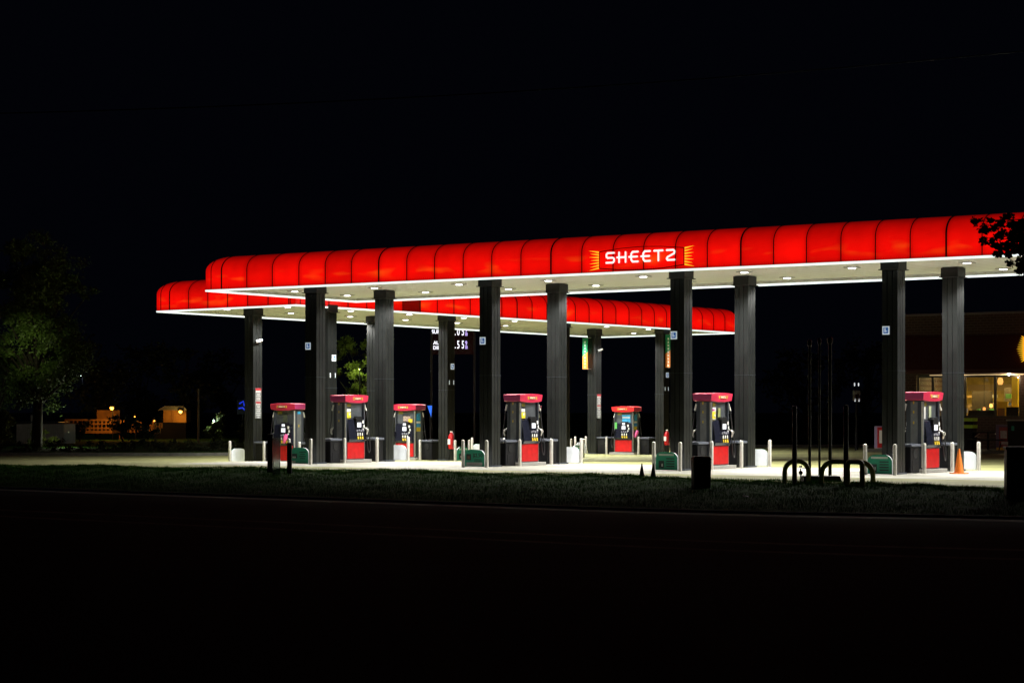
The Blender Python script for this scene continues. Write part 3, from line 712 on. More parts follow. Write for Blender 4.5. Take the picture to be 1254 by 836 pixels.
# green boards with white backs between the end bollards
def board(i, xpos, facing, variant, lab):
    # facing: -1 face toward -x local, +1 toward +x
    p = ipos(i, xpos, 0); T = thing('advert_board', lab, 'sign board', (p.x, p.y, ISL[i][2]), ISL[i][1], 'rounded advert boards at the island ends')
    w2 = .35
    pts = [(-w2, .02), (w2, .02)] + [(w2 * math.cos(t) ** .5 if math.cos(t) > 0 else 0, .32 + .20 * math.sin(t)) for t in [R(d) for d in (10, 25, 40, 55, 70, 82)]]
    pts += [(-a, z) for a, z in pts[:1:-1]]
    b = MB(); b.prism(pts, 'x', -.02, .02); b.build('back_board', M_sheet, T)
    b = MB(); b.prism([(a * .985, .01 + z * .985) for a, z in pts], 'x', facing * .022, facing * .03); fc = b.build('front_face', M_green, T)
    rot = (R(90), 0, R(-90) if facing < 0 else R(90)); fx = facing * .034
    my = lambda y: y * (-facing)   # reading direction
    def rect(y, z, a, h, m, nm): b = MB(); b.box((fx, -my(y) if False else (-y if facing < 0 else y), z), (.006, a, h)); b.build(nm, m, fc)
    dk = mat('dark_print', (.01, .03, .03), .5)
    if variant == 1:
        rect(0, .10, .56, .09, mat('grey_strip', (.4, .42, .42), .5), 'text_strip'); rect(-.20, .30, .17, .18, dk, 'picture'); rect(-.20, .29, .09, .09, mat('brown_print', (.3, .12, .05), .5), 'picture')
        text_obj('price_lettering', '$2.50', .155, dk, fc, (fx, -.12 if facing < 0 else .12, .35), rot, .003, .004)
        for k in range(2): rect(.13, .23 - k * .045, .26, .02, dk, 'text_line')
    elif variant == 2:
        rect(.0, .445, .48, .05, mat('pale_strip', (.5, .58, .52), .5), 'text_strip'); rect(-.16, .18, .17, .2, dk, 'picture'); rect(-.13, .16, .05, .08, M_white, 'picture')
        for k in range(4): rect(.13, .34 - k * .07, .26, .032, dk, 'text_line')
    else:
        rect(-.19, .26, .22, .14, dk, 'picture'); rect(-.19, .22, .13, .05, M_white, 'picture'); rect(-.22, .08, .14, .05, M_white, 'picture')
        for k in range(4): rect(.14, .38 - k * .065, .20 if k % 2 else .26, .028, dk, 'text_line')
    return T
GL = ['green rounded advert board with a black and white picture, leftmost front canopy island', 'green rounded advert board reading $2.50, near end of the second front island',
      'green rounded advert board with a pale top strip, right of the two dark cones', 'green rounded advert board left of the rightmost front pump']
for i in range(4):
    board(i, .0, -1, (3, 1, 2, 2)[i], GL[i])
    board(i, 5.25, 1, 2, 'white backed rounded board at the far end of the ' + iname2(i))
for i in range(4, 8):
    board(i, .0, -1, 2, 'white backed rounded board at the left end of the ' + iname2(i))
    board(i, 5.25, 1, 2, 'green rounded board at the right end of the ' + iname2(i))

# bins with lid trays
def make_bin():
    T = thing('bin', '', 'bin', group='black forecourt bins')
    b = MB(); b.box((0, 0, .36), (.52, .56, .68)); b.build('bin_body', M_black, T, bevel=.02)
    b = MB(); b.box((0, 0, .745), (.60, .64, .06)); b.build('lid', mat('lid_grey', (.10, .11, .14), .3), T, bevel=.015)
    b = MB(); b.box((0, 0, .785), (.5, .5, .015)); b.build('lid_tray', M_dgrey, T)
    for sy in (-1, 1):
        b = MB(); b.prism([(.13 * math.cos(t), .53 + .13 * math.sin(t)) for t in [2 * math.pi * k / 20 for k in range(20)]], 'y', sy * .282, sy * .292); b.build('opening', mat('void', (.002, .002, .002), .9), T)
        b = MB(); b.box((0, sy * .283, .22), (.36, .012, .26)); b.build('service_door', M_black, T, bevel=.004)
    return T
bn = make_bin(); ft = True
for i in range(8):
    for x in (1.44, 3.72):
        o = bn if ft else copy_tree(bn); ft = False
        p = ipos(i, x, -.02); o.location = (p.x, p.y, ISL[i][2]); o.rotation_euler = (0, 0, ISL[i][1])
        o['label'] = 'black forecourt bin %s the pump on the %s' % (('in front of' if i < 4 else 'left of') if x < 2 else ('behind' if i < 4 else 'right of'), iname2(i))

# column placards, stickers, extinguishers, warning strips, cameras, banners
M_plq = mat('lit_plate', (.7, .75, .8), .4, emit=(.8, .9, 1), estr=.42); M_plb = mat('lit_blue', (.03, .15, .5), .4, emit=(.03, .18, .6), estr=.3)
def placard(i, x, side, z, dyl):
    p = ipos(i, x, 0); T = thing('placard', 'small white and blue assistance placard on %s column, %s' % ('near' if i < 4 else 'right', iname2(i)), 'sign', (p.x, p.y, ISL[i][2]), ISL[i][1], 'assistance placards on the columns')
    if side == 'x-': rz = R(-90); off = (-.245, dyl)
    else: rz = 0; off = (dyl, -.245)
    h = thing('t', '', ''); bpy.data.objects.remove(h)
    def B(c, d, m, nm):   # c in plate coordinates (across, up), plate faces
        b = MB()
        if side == 'x-': b.box((-.238 - c[2], dyl - c[0], z + c[1]), (d[2], d[0], d[1]))
        else: b.box((.238 + c[2], dyl + c[0], z + c[1]), (d[2], d[0], d[1]))
        return b.build(nm, m, T)
    B((0, 0, .0), (.20, .22, .012), M_plq, 'plate'); B((0, 0, .008), (.135, .155, .004), M_plb, 'blue_field')
    B((-.02, .01, .012), (.03, .11, .004), M_plq, 'figure'); B((.02, -.02, .012), (.05, .02, .004), M_plq, 'figure')
    if i >= 4:
        for q in (-1, 1):
            rot = (R(90), 0, R(90))
            text_obj('numeral', '1', .22, M_plq, T, (.243, q * .13, z - .62), rot, .003, .006)
for i in range(4): placard(i, .78, 'x-', (503 - (423, 417, 410, 404)[i]) / F * (61.9, 59, 55.4, 51.9)[i] + 1.65, .1)
for i in (4, 5, 7): placard(i, 4.48, 'y-', {4: 3.75, 5: 3.60, 7: 3.55}[i], .06)
M_nred = mat('notice_red', (.4, .02, .03), .5, noise=.5, nscale=40); M_nwh = mat('notice_white', (.5, .5, .5), .5, noise=.6, nscale=45)
for i in (4, 5, 7):
    p = ipos(i, .78, 0); T = thing('warning_sign', 'tall red and white warning notice, left column, ' + iname(i), 'sign', (p.x, p.y, ISL[i][2]), ISL[i][1], 'warning notices on the rear canopy columns')
    z0 = 1.62
    b = MB(); b.box((.244, .0, z0 + .55), (.012, .30, 1.10)); b.build('backing_plate', mat('notice_grey', (.16, .17, .17), .5), T)
    for z, h_, m_, ww in ((1.05, .09, M_nred, .28), (.97, .07, M_nwh, .26), (.87, .06, M_nwh, .15), (.80, .04, M_nwh, .24), (.71, .07, M_nwh, .18), (.635, .03, M_nwh, .26), (.575, .05, M_nred, .26), (.51, .05, M_nwh, .22), (.42, .06, M_nwh, .15), (.34, .03, M_nwh, .25), (.27, .05, M_nwh, .19), (.19, .04, M_nwh, .25), (.12, .04, M_nwh, .2), (.04, .06, M_nwh, .12)):
        b = MB(); b.box((.254, .0, z0 + z), (.008, ww, h_)); b.build('notice_text', m_, T)
for i in (5, 7):
    p = ipos(i, 4.48 + .33, -.12); T = thing('fire_extinguisher', 'red fire extinguisher on right column, ' + iname(i), 'extinguisher', (p.x, p.y, ISL[i][2] + .45), ISL[i][1], 'red fire extinguishers')
    b = MB(); b.lathe([(.09, 0), (.115, .03), (.115, .50), (.08, .57), (.03, .60), (.03, .64)], n=14); b.build('cylinder', M_red, T, smooth=True)
    b = MB(); b.box((0, 0, .66), (.10, .04, .04)); b.build('handle', M_white, T, bevel=.005)
    b = MB(); b.tube([(.03, 0, .64), (.13, 0, .58), (.14, -.02, .35), (.125, -.03, .1)], .014, 6); b.build('hose', M_rubber, T)
    b = MB(); b.box((-.02, -.114, .28), (.12, .012, .2)); b.build('instruction_label', M_white, T)
for i, (x, y, z) in ((4, (.78, -.2, 4.42)), (7, (.78, -.1, 4.65))):
    p = ipos(i, x, 0); T = thing('security_camera', 'small security camera on the left column of the ' + iname(i), 'camera', (p.x, p.y, 0), ISL[i][1], 'security cameras on the columns')
    b = MB(); b.box((.28, -.05, z - .25), (.1, .05, .05)); b.build('bracket', M_grey, T)
    b = MB(); b.tube([(.34, -.20, z - .27), (.38, .06, z - .2)], .05, 10); b.build('camera_body', M_sheet, T)
    b = MB(); b.tube([(.32, -.215, z - .275), (.335, -.19, z - .272)], .04, 10); b.build('lens', M_blackg, T)
for k, (px, D, y0, y1, wpx, lab) in enumerate(((716.6, 91.0, 414, 452, 6.5, 'narrow green and orange banner left of the far rear canopy column'), (818.6, 88.6, 409.5, 450, 7.0, 'narrow green and orange banner hung by the right rear canopy column'))):
    q = at(px, D, y1); h_ = (y1 - y0) / F * D; ww = .42
    T = thing('banner', lab, 'banner', (q.x, q.y, q.z), R(-55) if k == 0 else R(-38), 'green and orange banners')
    ww = wpx / F * D / math.cos(R(50) if k == 0 else R(38))
    M_o = mat('banner_orange', (.8, .22, .03), .5, emit=None); M_g = mat('banner_green', (.01, .28, .12), .5)
    b = MB(); b.prism([(-ww / 2, 0), (ww / 2, 0), (ww / 2, h_ * .55), (-ww / 2, h_ * .42)], 'y', -.01, .01); b.build('orange_half', M_o, T)
    b = MB(); b.prism([(-ww / 2, h_ * .42), (ww / 2, h_ * .55), (ww / 2, h_), (-ww / 2, h_)], 'y', -.01, .01); b.build('green_half', M_g, T)
    b = MB()
    for j in range(9): b.box((.0, -.014, .1 + j * h_ * .1), (.07, .006, h_ * .06))
    b.build('banner_lettering', mat('banner_text', (.7, .75, .7), .5), T)
    b = MB(); b.tube([(-ww / 2 - .02, 0, h_), (ww / 2 + .25, 0, h_)], .012, 6); b.tube([(-ww / 2 - .02, 0, 0), (ww / 2 + .25, 0, 0)], .012, 6); b.build('banner_rod', M_grey, T)

# ------------------------------------------------------------------ traffic cones
def cone(px, D, h, z, lab, m):
    q = at(px, D, z=z); T = thing('traffic_cone', lab, 'traffic cone', (q.x, q.y, z), R(20))
    b = MB(); b.box((0, 0, .015), (h * .55, h * .55, .03)); b.build('cone_base', m, T, bevel=.006)
    b = MB(); b.lathe([(h * .20, .03), (h * .185, .05), (h * .035, h * .97), (h * .03, h)], n=20); b.build('cone_body', m, T, smooth=True)
cone(1174.5, 52.6, .66, 0, 'orange traffic cone in front of the rightmost front canopy column', M_cone)
cone(786, 48.3, .36, .03, 'small dark cone on the verge edge, left one of the pair', M_black)
cone(800, 48.3, .36, .03, 'small dark cone on the verge edge, right one beside the green board', M_black)

# ------------------------------------------------------------------ verge furniture
def on_bank(px, py, z=.04): D = F * (CAMZ - z) / (py - HY); return at(px, D, z=z)
q = on_bank(858.5, 601, -.10); T = thing('bin', 'plain black bin on the grass bank below the third front pump', 'bin', (q.x, q.y, q.z - .06), R(5))
hh = 47 / F * q.y
b = MB(); b.box((0, 0, hh * .44), (.36, .36, hh * .88), taper=1.08); b.build('bin_body', M_black, T, bevel=.02)
b = MB(); b.box((0, 0, hh * .93), (.42, .42, hh * .10), taper=.8); b.build('lid', M_black, T, bevel=.015)
q = on_bank(1246, 607, 0); T = thing('utility_cabinet', 'black utility cabinet on the verge at the right picture edge', 'cabinet', (q.x, q.y, q.z - .1), R(-8))
b = MB(); b.box((.03, 0, .50), (.52, .5, 1.0)); b.build('cabinet_body', M_black, T, bevel=.02)
b = MB(); b.box((.03, 0, 1.03), (.56, .54, .06)); b.build('lid', M_black, T, bevel=.015)
b = MB(); b.box((.03, -.255, .45), (.40, .02, .66)); b.build('door', M_dgrey, T, bevel=.005)

M_yb = mat('weathered_yellow_pipe', (.30, .26, .06), .45, noise=.3, nscale=9)
def hoop(px0, px1, ytop, ybase, lab):
    a, c = on_bank(px0, ybase), on_bank(px1, ybase + (1 if px1 > 1050 else 0)); T = MB(); h = (ybase - ytop) / F * a.y; r = min(.28, abs(c.x - a.x) * .45)
    pa = [Vector((a.x, a.y, a.z - .1))]; d = (c - a); d.z = 0; ln = d.length; d /= ln
    for k in range(9):
        t = R(90 * k / 8); pa.append(Vector((a.x, a.y, 0)) + d * (r - r * math.cos(t)) + Vector((0, 0, a.z + h - r + r * math.sin(t) - .06)))
    for k in range(9):
        t = R(90 * (1 - k / 8)); pa.append(Vector((c.x, c.y, 0)) - d * (r - r * math.cos(t)) + Vector((0, 0, a.z + h - r + r * math.sin(t) - .06)))
    pa.append(Vector((c.x, c.y, c.z - .1)))
    T.tube(pa, .055, 12); tag(T.build('hoop_barrier', M_yb, smooth=True), lab, 'barrier', 'pipe hoops guarding the vent pipes')
hoop(961, 990, 561, 591, 'weathered yellow pipe hoop, leftmost of the three by the vent pipes')
hoop(1006, 1069, 561.5, 593, 'widest weathered yellow pipe hoop, right of the vent pipes')
hoop(1038, 1056, 561.5, 595, 'weathered yellow pipe hoop, narrowest one, behind the right dark post')
M_vent = mat('vent_pipe', (.012, .012, .014), .45, .3)
for px, yt, yb, r, lab in ((973, 497, 592, .055, 'thick dark steel post left of the vent pipes'), (1036, 496, 594, .055, 'thick dark steel post right of the vent pipes')):
    q = on_bank(px, yb); b = MB(); h = (yb - yt) / F * q.y; b.lathe([(r, -.15), (r, h - .02), (r * .8, h + .005), (.01, h + .01)], (0, 0, 0), 14)
    tag(b.build('guard_post', M_vent, loc=(q.x, q.y, q.z), smooth=True), lab, 'post', 'dark guard posts')
for k, (px, yt, r) in enumerate(((991.5, 424, .035), (1003.5, 422, .028), (1016.5, 421, .042))):
    q = on_bank(px, 588); T = thing('vent_pipe', ('left', 'middle thin', 'right')[k] + ' tall dark vent pipe rising from the slab beside the hoops', 'vent pipe', (q.x, q.y, q.z), 0, 'tall tank vent pipes')
    h = (588 - yt) / F * q.y; b = MB(); b.lathe([(r, -.1), (r, h)], n=12); b.build('pipe', M_vent, T, smooth=True)
    b = MB(); b.lathe([(r * .9, h), (r * 1.5, h + .02), (r * 1.7, h + .12), (r * .6, h + .16)], n=12); b.build('vent_cap', M_vent, T, smooth=True)
q0, q1 = on_bank(984, 591), on_bank(1033, 591)
b = MB(); wd = (q1 - q0).length
b.prism([(-wd / 2, 0), (wd / 2, 0), (wd / 2 * .82, .19), (-wd / 2 * .98, .19)], 'y', -.3, .3)
o = b.build('equipment_slab', M_black, loc=((q0.x + q1.x) / 2, (q0.y + q1.y) / 2 + .3, .0), rz=0, bevel=.01)
tag(o, 'low dark sloped slab cover between the vent pipe hoops', 'cover')
q = on_bank(980.5, 592); T = thing('valve', 'small dark valve standpipe beside the leftmost hoop', 'valve', (q.x, q.y, q.z))
b = MB(); b.tube([(0, 0, -.1), (0, 0, .34), (.14, 0, .35), (.2, 0, .35)], .012, 8); b.build('pipe', M_vent, T)
b = MB(); b.lathe([(.01, .19), (.045, .22), (.045, .27), (.01, .30)], n=12); b.build('valve_body', M_vent, T, smooth=True)
b = MB(); b.lathe([(.02, .36), (.035, .37), (.035, .40)], n=10); b.build('hand_wheel', M_vent, T)

# standpipe group on the left of the verge
q = on_bank(331, 578); T = thing('standpipe', 'dark square utility post on the verge in front of the left rear pump', 'post', (q.x, q.y, q.z))
b = MB(); b.box((0, 0, .45), (.15, .12, 1.1)); b.build('post_body', M_black, T, bevel=.01)
b = MB(); b.tube([(-.05, 0, .14), (-.24, -.02, .16), (-.27, -.02, .10), (-.28, -.02, -.12)], .014, 6); b.build('side_pipe', M_black, T)
q = on_bank(338.5, 580); b = MB(); b.box((0, 0, .42), (.20, .04, 1.0)); b.box((-.085, -.024, .42), (.018, .012, .98)); b.box((.085, -.024, .42), (.018, .012, .98))
tag(b.build('marker_post', mat('smoky_plastic', (.30, .36, .34), .1, trans=.9), loc=(q.x, q.y, q.z), bevel=.004), 'smoky translucent marker post beside the dark utility post', 'post')
q = on_bank(354.5, 579); b = MB(); b.box((0, 0, .36), (.12, .12, .86)); tag(b.build('guard_post', M_black, loc=(q.x, q.y, q.z), bevel=.012), 'short square black post left of the green advert board', 'post')

# ------------------------------------------------------------------ distant pole with lamps, near the store
q = at(1049, 100, 553); T = thing('equipment_pole', 'slim pole carrying a grey box with four small lights, left of the right column pair', 'pole', (q.x, q.y, -.45))
z0 = -.45; Z = lambda y: CAMZ + (HY - y) / F * 100 - z0
b = MB(); b.tube([(0, 0, 0), (0, 0, Z(490))], .06, 10); b.tube([(0, 0, 0), (0, 0, Z(525))], .09, 10); b.build('pole', M_black, T)
b = MB(); b.box((0, 0, Z(484)), (.36, .3, Z(478) - Z(490.5))); b.build('grey_box', M_grey, T, bevel=.02)
b = MB(); b.box((0, -.16, Z(485)), (.16, .02, .22)); b.build('dark_panel', M_blackg, T)
for sx in (-.1, .1):
    for y in (470.5, 489.5):
        b = MB(); b.lathe([(.01, -.09), (.035, -.06), (.035, .06), (.01, .08)], (sx, -.12 if y > 480 else 0, Z(y)), 10); b.build('small_light', mat('dim_white_light', (.8, .8, .8), .4, emit=(.9, .95, 1), estr=.55), T, smooth=True)

# ------------------------------------------------------------------ price pylon
q = at(555, 118, 560); T = thing('price_sign', 'tall dark fuel price pylon with white lit digits behind the rear canopy', 'price sign', (q.x, q.y, -.5), R(0))
Zp = lambda y: CAMZ + (HY - y) / F * 118 + .5
Xp = lambda x: (x - 555) / F * 118
b = MB(); b.box((Xp(528.5), 0, 3.4), (.12, .5, 6.8)); b.box((Xp(581), 0, 3.4), (.12, .5, 6.8)); b.build('pylon_leg', M_dgrey, T)
b = MB(); b.box((Xp(555), .02, (Zp(384) + Zp(434)) / 2), (Xp(580) - Xp(529.5), .4, Zp(384) - Zp(434))); b.build('sign_face', M_blackg, T)
M_dig = mat('lit_digit', (.8, .8, .8), .4, emit=(.93, .93, 1), estr=1.5)
rt = (R(90), 0, 0); yd = -.2
for yy, nine in ((406.5, 1), (422.5, 1)):
    for x, ch, sz in ((557.6, '.', .62), (561.4, '0' if yy < 410 else '5', .66), (567.0, '5', .66), (544, '3', .78), (552, '1' if yy < 410 else '0', .5)):
        if ch == '1' : continue
        text_obj('digit', ch, sz, M_dig, T, (Xp(x), yd, Zp(yy)), rt, .01, .006, .5)
    text_obj('digit_fraction', '9', .36, mat('lit_fraction', (.6, .5, .8), .4, emit=(.6, .45, 1), estr=1.2), T, (Xp(571), yd, Zp(yy - 2)), rt, .01, .01, .7)
    text_obj('digit_fraction', '10', .26, mat('lit_fraction', (.6, .5, .8)), T, (Xp(571), yd, Zp(yy + 3)), rt, .01, .01, .6)
text_obj('grade_lettering', 'SUPER', .30, M_dig, T, (Xp(537), yd, Zp(406.5)), rt, .01, .008, .95)
text_obj('grade_lettering', 'AUTO', .28, M_dig, T, (Xp(538.6), yd, Zp(420)), rt, .01, .008, .95)
text_obj('grade_lettering', 'DIESEL', .28, M_dig, T, (Xp(538.6), yd, Zp(426)), rt, .01, .008, .95)

# ------------------------------------------------------------------ trees
def leaf_mat(name, col, rough=.55):
    return mat(name, col, rough, noise=.55, nscale=.9)
def leafy(name, lab, cat, base, h, clumps, nleaf, ls, mleaf, trunk_r=.25, group=None, seed=1, limbs=True, grow_from=None, elong=1.4):
    rnd = random.Random(seed); T = thing(name, lab, cat, base, 0, group)
    B = Vector(base)
    tb = MB(); top = Vector((rnd.uniform(-.2, .2), rnd.uniform(-.2, .2), h * .62))
    if trunk_r:
        mid = Vector((rnd.uniform(-.15, .15), 0, h * .3))
        tb.tube([(0, 0, -.2), (0, 0, .3), mid, top], [trunk_r * 1.4, trunk_r, trunk_r * .75, trunk_r * .4], 10)
        for c in clumps:
            p = Vector(c[:3]); st_ = Vector((0, 0, 0)).lerp(top, min(.95, max(.35, p.z / max(h, .1) * .8)))
            m_ = st_.lerp(p, .5) + Vector((rnd.uniform(-.2, .2), rnd.uniform(-.2, .2), rnd.uniform(-.1, .3)))
            tb.tube([st_, m_, p], [trunk_r * .38, trunk_r * .22, .02], 6)
        tb.build('trunk', M_bark, T, smooth=True)
    v = []; f = []
    tot = sum(c[3] ** 2 for c in clumps)
    for c in clumps:
        n = int(nleaf * c[3] ** 2 / tot); cp = Vector(c[:3]); r = c[3]
        subs = []
        for _ in range(max(4, int(10 * r))):
            d = Vector((rnd.gauss(0, 1), rnd.gauss(0, 1), rnd.gauss(0, 1))).normalized() * r * rnd.random() ** .4; d.z *= .8; subs.append(cp + d)
        for _ in range(n):
            s_ = rnd.choice(subs); d = Vector((rnd.gauss(0, 1), rnd.gauss(0, 1), rnd.gauss(0, .8))) * r * .2; p = s_ + d
            a = Vector((rnd.gauss(0, 1), rnd.gauss(0, 1), rnd.gauss(0, .6))).normalized(); bb = a.orthogonal().normalized(); bb = (Matrix.Rotation(rnd.uniform(0, 6.28), 3, a) @ bb)
            l = ls * rnd.uniform(.6, 1.3); k = len(v); cc = a.cross(bb)
            v += [tuple(p), tuple(p + a * l * .5 * elong + bb * l * .4), tuple(p + a * l * elong + cc * l * .15), tuple(p + a * l * .5 * elong - bb * l * .4)]
            f.append((k, k + 1, k + 2, k + 3))
    me = bpy.data.meshes.new('crown'); me.from_pydata(v, [], f); me.materials.append(mleaf)
    o = bpy.data.objects.new('crown', me); C.objects.link(o); o.parent = T
    return T
def clumps_for(cx, cy, w, h0, h1, n, r, seed):
    rnd = random.Random(seed); o = []
    for _ in range(n):
        t = rnd.random(); z = h0 + (h1 - h0) * t; k = math.sin(math.pi * (.12 + .8 * t)) ** .7
        a = rnd.uniform(0, 6.28); q = w * k * rnd.random() ** .5
        o.append((cx + math.cos(a) * q, cy + math.sin(a) * q, z, r * rnd.uniform(.6, 1.2)))
    return o
LG = leaf_mat('leaf_green', (.07, .12, .02)); LY = leaf_mat('leaf_yellow_green', (.12, .16, .02)); LD = leaf_mat('leaf_dark', (.03, .045, .015))
# big tree at the left
D = 100; q = at(45, D, 545); leafy('broadleaf_tree', 'tall dark broadleaf tree at the far left with a few lit leaves', 'tree', (q.x, q.y, -.4), 10.5,
     clumps_for(0, 0, 3.0, 2.8, 10.2, 40, .95, 5) + clumps_for(-.2, -1.7, 2.2, 3.4, 8.6, 26, .8, 15), 46000, .10, LG, .28, seed=5)
D = 104; q = at(-5, D, 545); leafy('broadleaf_tree', 'dark broadleaf tree cut by the left picture edge', 'tree', (q.x, q.y, -.4), 8,
     clumps_for(0, 0, 2.6, 2.6, 7.6, 20, 1.0, 8), 16000, .085, LG, .25, seed=9)
D = 118; q = at(448, D, 545); leafy('broadleaf_tree', 'yellow green lit tree seen between the left columns', 'tree', (q.x, q.y, -.5), 6.8,
     clumps_for(0, 0, 2.0, 2.6, 6.4, 20, .7, 11), 15000, .085, LY, .2, seed=12)
q = at(2, 98, 540); leafy('conifer_shrub', 'dense green shrub at the left picture edge', 'shrub', (q.x, q.y, -.35), 2.2, clumps_for(0, 0, .35, .2, 2.1, 10, .38, 3), 5000, .07, LY, .06, seed=4)
q = at(52, 104, 540); leafy('shrub', 'loose arching shrub in front of the white shed', 'shrub', (q.x, q.y, -.35), 1.2, clumps_for(0, 0, .85, .2, 1.0, 12, .3, 6), 4200, .06, LY, .03, seed=6)
q = at(262, 122, 540); leafy('shrub', 'shrub lit white by a ground light right of the thin pole', 'shrub', (q.x, q.y, -.4), 2.0, clumps_for(0, 0, .7, .4, 1.8, 9, .35, 7), 2600, .08, LY, .05, seed=7)
q = at(296, 118, 540); leafy('shrub', 'pale lit shrub beside the left end of the rear canopy', 'shrub', (q.x, q.y, -.4), 1.5, clumps_for(0, 0, .4, .2, 1.4, 6, .3, 17), 1500, .08, LD, .04, seed=17)
# dark tree line far behind
rt_ = random.Random(21)
for px, lab, hh_ in ((98, 'dark low shrub in front of the left end of the deck', 1.5), (150, 'dark loose shrub just right of the deck', 1.9), (176, 'dark shrub among the lit racks', 1.3)):
    q = at(px, 121, 540); leafy('shrub', lab, 'shrub', (q.x, q.y, -.4), hh_, clumps_for(0, 0, .8, .5, hh_ * .95, 9, .32, px), 1500, .10, LD, .05, seed=px)
for k, px in enumerate((120, 170, 225, 275, 985, 1060)):
    D = 140 + rt_.uniform(-6, 10); q = at(px, D, 545)
    leafy('broadleaf_tree', ('dark round tree behind the left end of the orange fence', 'dark tree behind the warm street lamp', 'dark tree left of the small lit shed', 'dark tree behind the thin pale pole', 'dark tree far behind the vent pipes', 'dark tree far behind the pole with four lights')[k], 'tree', (q.x, q.y, -.5), 6 + rt_.uniform(-1, 1.6),
      clumps_for(0, 0, 2.4, 2, 6.4, 12, 1.1, 30 + k), 2600, .2, LD, .22, seed=40 + k, group=None)
# foreground branch at the right: tree whose trunk stands just outside the frame
q = at(1345, 31, 600); clr = random.Random(5); cl = []
def PXc(px, py, D, r): w_ = at(px, D, py); return (w_.x - q.x, w_.y - q.y, w_.z - 0.0, r)
for px, py, r in ((1196, 272, .07), (1207, 278, .10), (1219, 274, .11), (1222, 285, .10), (1234, 270, .10), (1238, 283, .14), (1249, 276, .14), (1206, 295, .06), (1213, 297, .08), (1225, 299, .10), (1238, 297, .12), (1250, 292, .14),
                  (1222, 311, .07), (1233, 312, .08), (1228, 304, .07), (1243, 307, .09), (1252, 303, .12), (1236, 322, .07), (1246, 328, .10), (1254, 320, .10), (1258, 330, .12), (1266, 300, .25), (1275, 280, .3), (1290, 310, .35), (1300, 250, .5), (1340, 280, .6), (1360, 220, .6), (1310, 340, .35)):
    cl.append(PXc(px, py, 31 + clr.uniform(-.4, .4), r))
TB = leafy('broadleaf_tree', 'dark leafy branch hanging in front of the canopy at the right edge', 'tree', (q.x, q.y, 0), 5.0, cl, 30000, .055, LD, 0, seed=3, elong=1.0)
b = MB(); b.tube([(0, 0, -.5), (0, 0, .4), (.05, 0, 2.4), (.1, 0, 4.6)], [.17, .13, .11, .05], 10); br = random.Random(8)
for c in cl:
    p = Vector(c[:3]); s0_ = Vector((.08, 0, min(4.4, max(2.8, p.z - .25)))); m_ = s0_.lerp(p, .5) + Vector((0, 0, .16)); m2 = s0_.lerp(p, .8) + Vector((0, 0, .10 + br.uniform(-.03, .05)))
    b.tube([s0_, m_, m2, p], [.022, .012, .006, .003], 5)
b.build('trunk', M_bark, TB, smooth=True)

# hedge line beyond the lot at left, dark
hg = leafy('hedge', 'low dark hedge along the back of the forecourt at left', 'hedge', at(130, 92, z=-.4), 1.0, [(x * .55, 0, .35, .42) for x in range(-14, 15)], 9000, .07, LD, 0, seed=77)
hg.rotation_euler = (0, 0, R(-8))

# ------------------------------------------------------------------ far left buildings
def boxb(name, lab, cat, px0, px1, y0, y1, D, dep, m, emit=None):
    a, c = at(px0, D, y1), at(px1, D, y0); T = thing(name, lab, cat, ((a.x + c.x) / 2, D, -.4)); return T, c.x - a.x, c.z + .4
T, ww, hh = boxb('shed', 'pale corrugated shed behind the arching shrub', 'shed', 20, 78, 519, 537, 112, 3, None)
b = MB(); b.box((0, 1.5, hh / 2), (ww, 3, hh)); 
for k in range(22): b.box((-ww / 2 + ww * (k + .5) / 22, -.02, hh / 2), (.05, .04, hh - .05))
b.build('shed_wall', mat('pale_metal_wall', (.4, .4, .42), .6, noise=.2), T)
b = MB(); b.box((-ww * .05, 1.2, hh + .1), (ww * .9, 2.6, .06)); b.build('shed_roof', M_dgrey, T)
for x in (-.45, -.1):
    b = MB(); b.box((x, .4, hh + .26), (.26, .26, .50)); b.build('roof_flue', mat('pale_metal_wall', (1, 1, 1)), T)
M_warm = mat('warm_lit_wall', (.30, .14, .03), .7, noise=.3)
M_wood = mat('timber', (.22, .10, .025), .7, noise=.3, nscale=3)
# timber rail fence / deck lit by a sodium lamp
q = at(118, 128, z=-.4); T = thing('deck', 'orange lit timber deck with criss cross railings under the warm lamp', 'deck', (q.x, q.y, -.4))
Xd = lambda x: (x - 118) / F * 128; Zd = lambda y: CAMZ + (HY - y) / F * 128 + .4
b = MB(); rr = random.Random(2)
for x in list(range(80, 142, 5)): b.box((Xd(x), 0, (Zd(529) + Zd(514)) / 2), (.09, .09, Zd(514) - Zd(529)))
for y in (514, 519, 524, 528): b.box((Xd(111), -.05 + .01 * (y % 3), Zd(y)), (Xd(142) - Xd(79), .07, .10))
b.build('railing', M_wood, T)
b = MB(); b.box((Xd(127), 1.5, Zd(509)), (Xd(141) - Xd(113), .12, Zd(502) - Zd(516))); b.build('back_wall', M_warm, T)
b = MB(); b.box((Xd(140), .3, (Zd(505) + Zd(529)) / 2), (.16, .16, Zd(505) - Zd(529))); b.build('deck_post', M_wood, T)
b = MB(); b.box((Xd(110), .8, Zd(529)), (Xd(142) - Xd(79), 2.4, .15)); b.build('deck_floor', M_wood, T)
b = MB()
for x in (146, 150): b.tube([(Xd(x), 0, 0), (Xd(x + 2), 0, Zd(514))], .05, 6)
b.build('brace', M_wood, T)
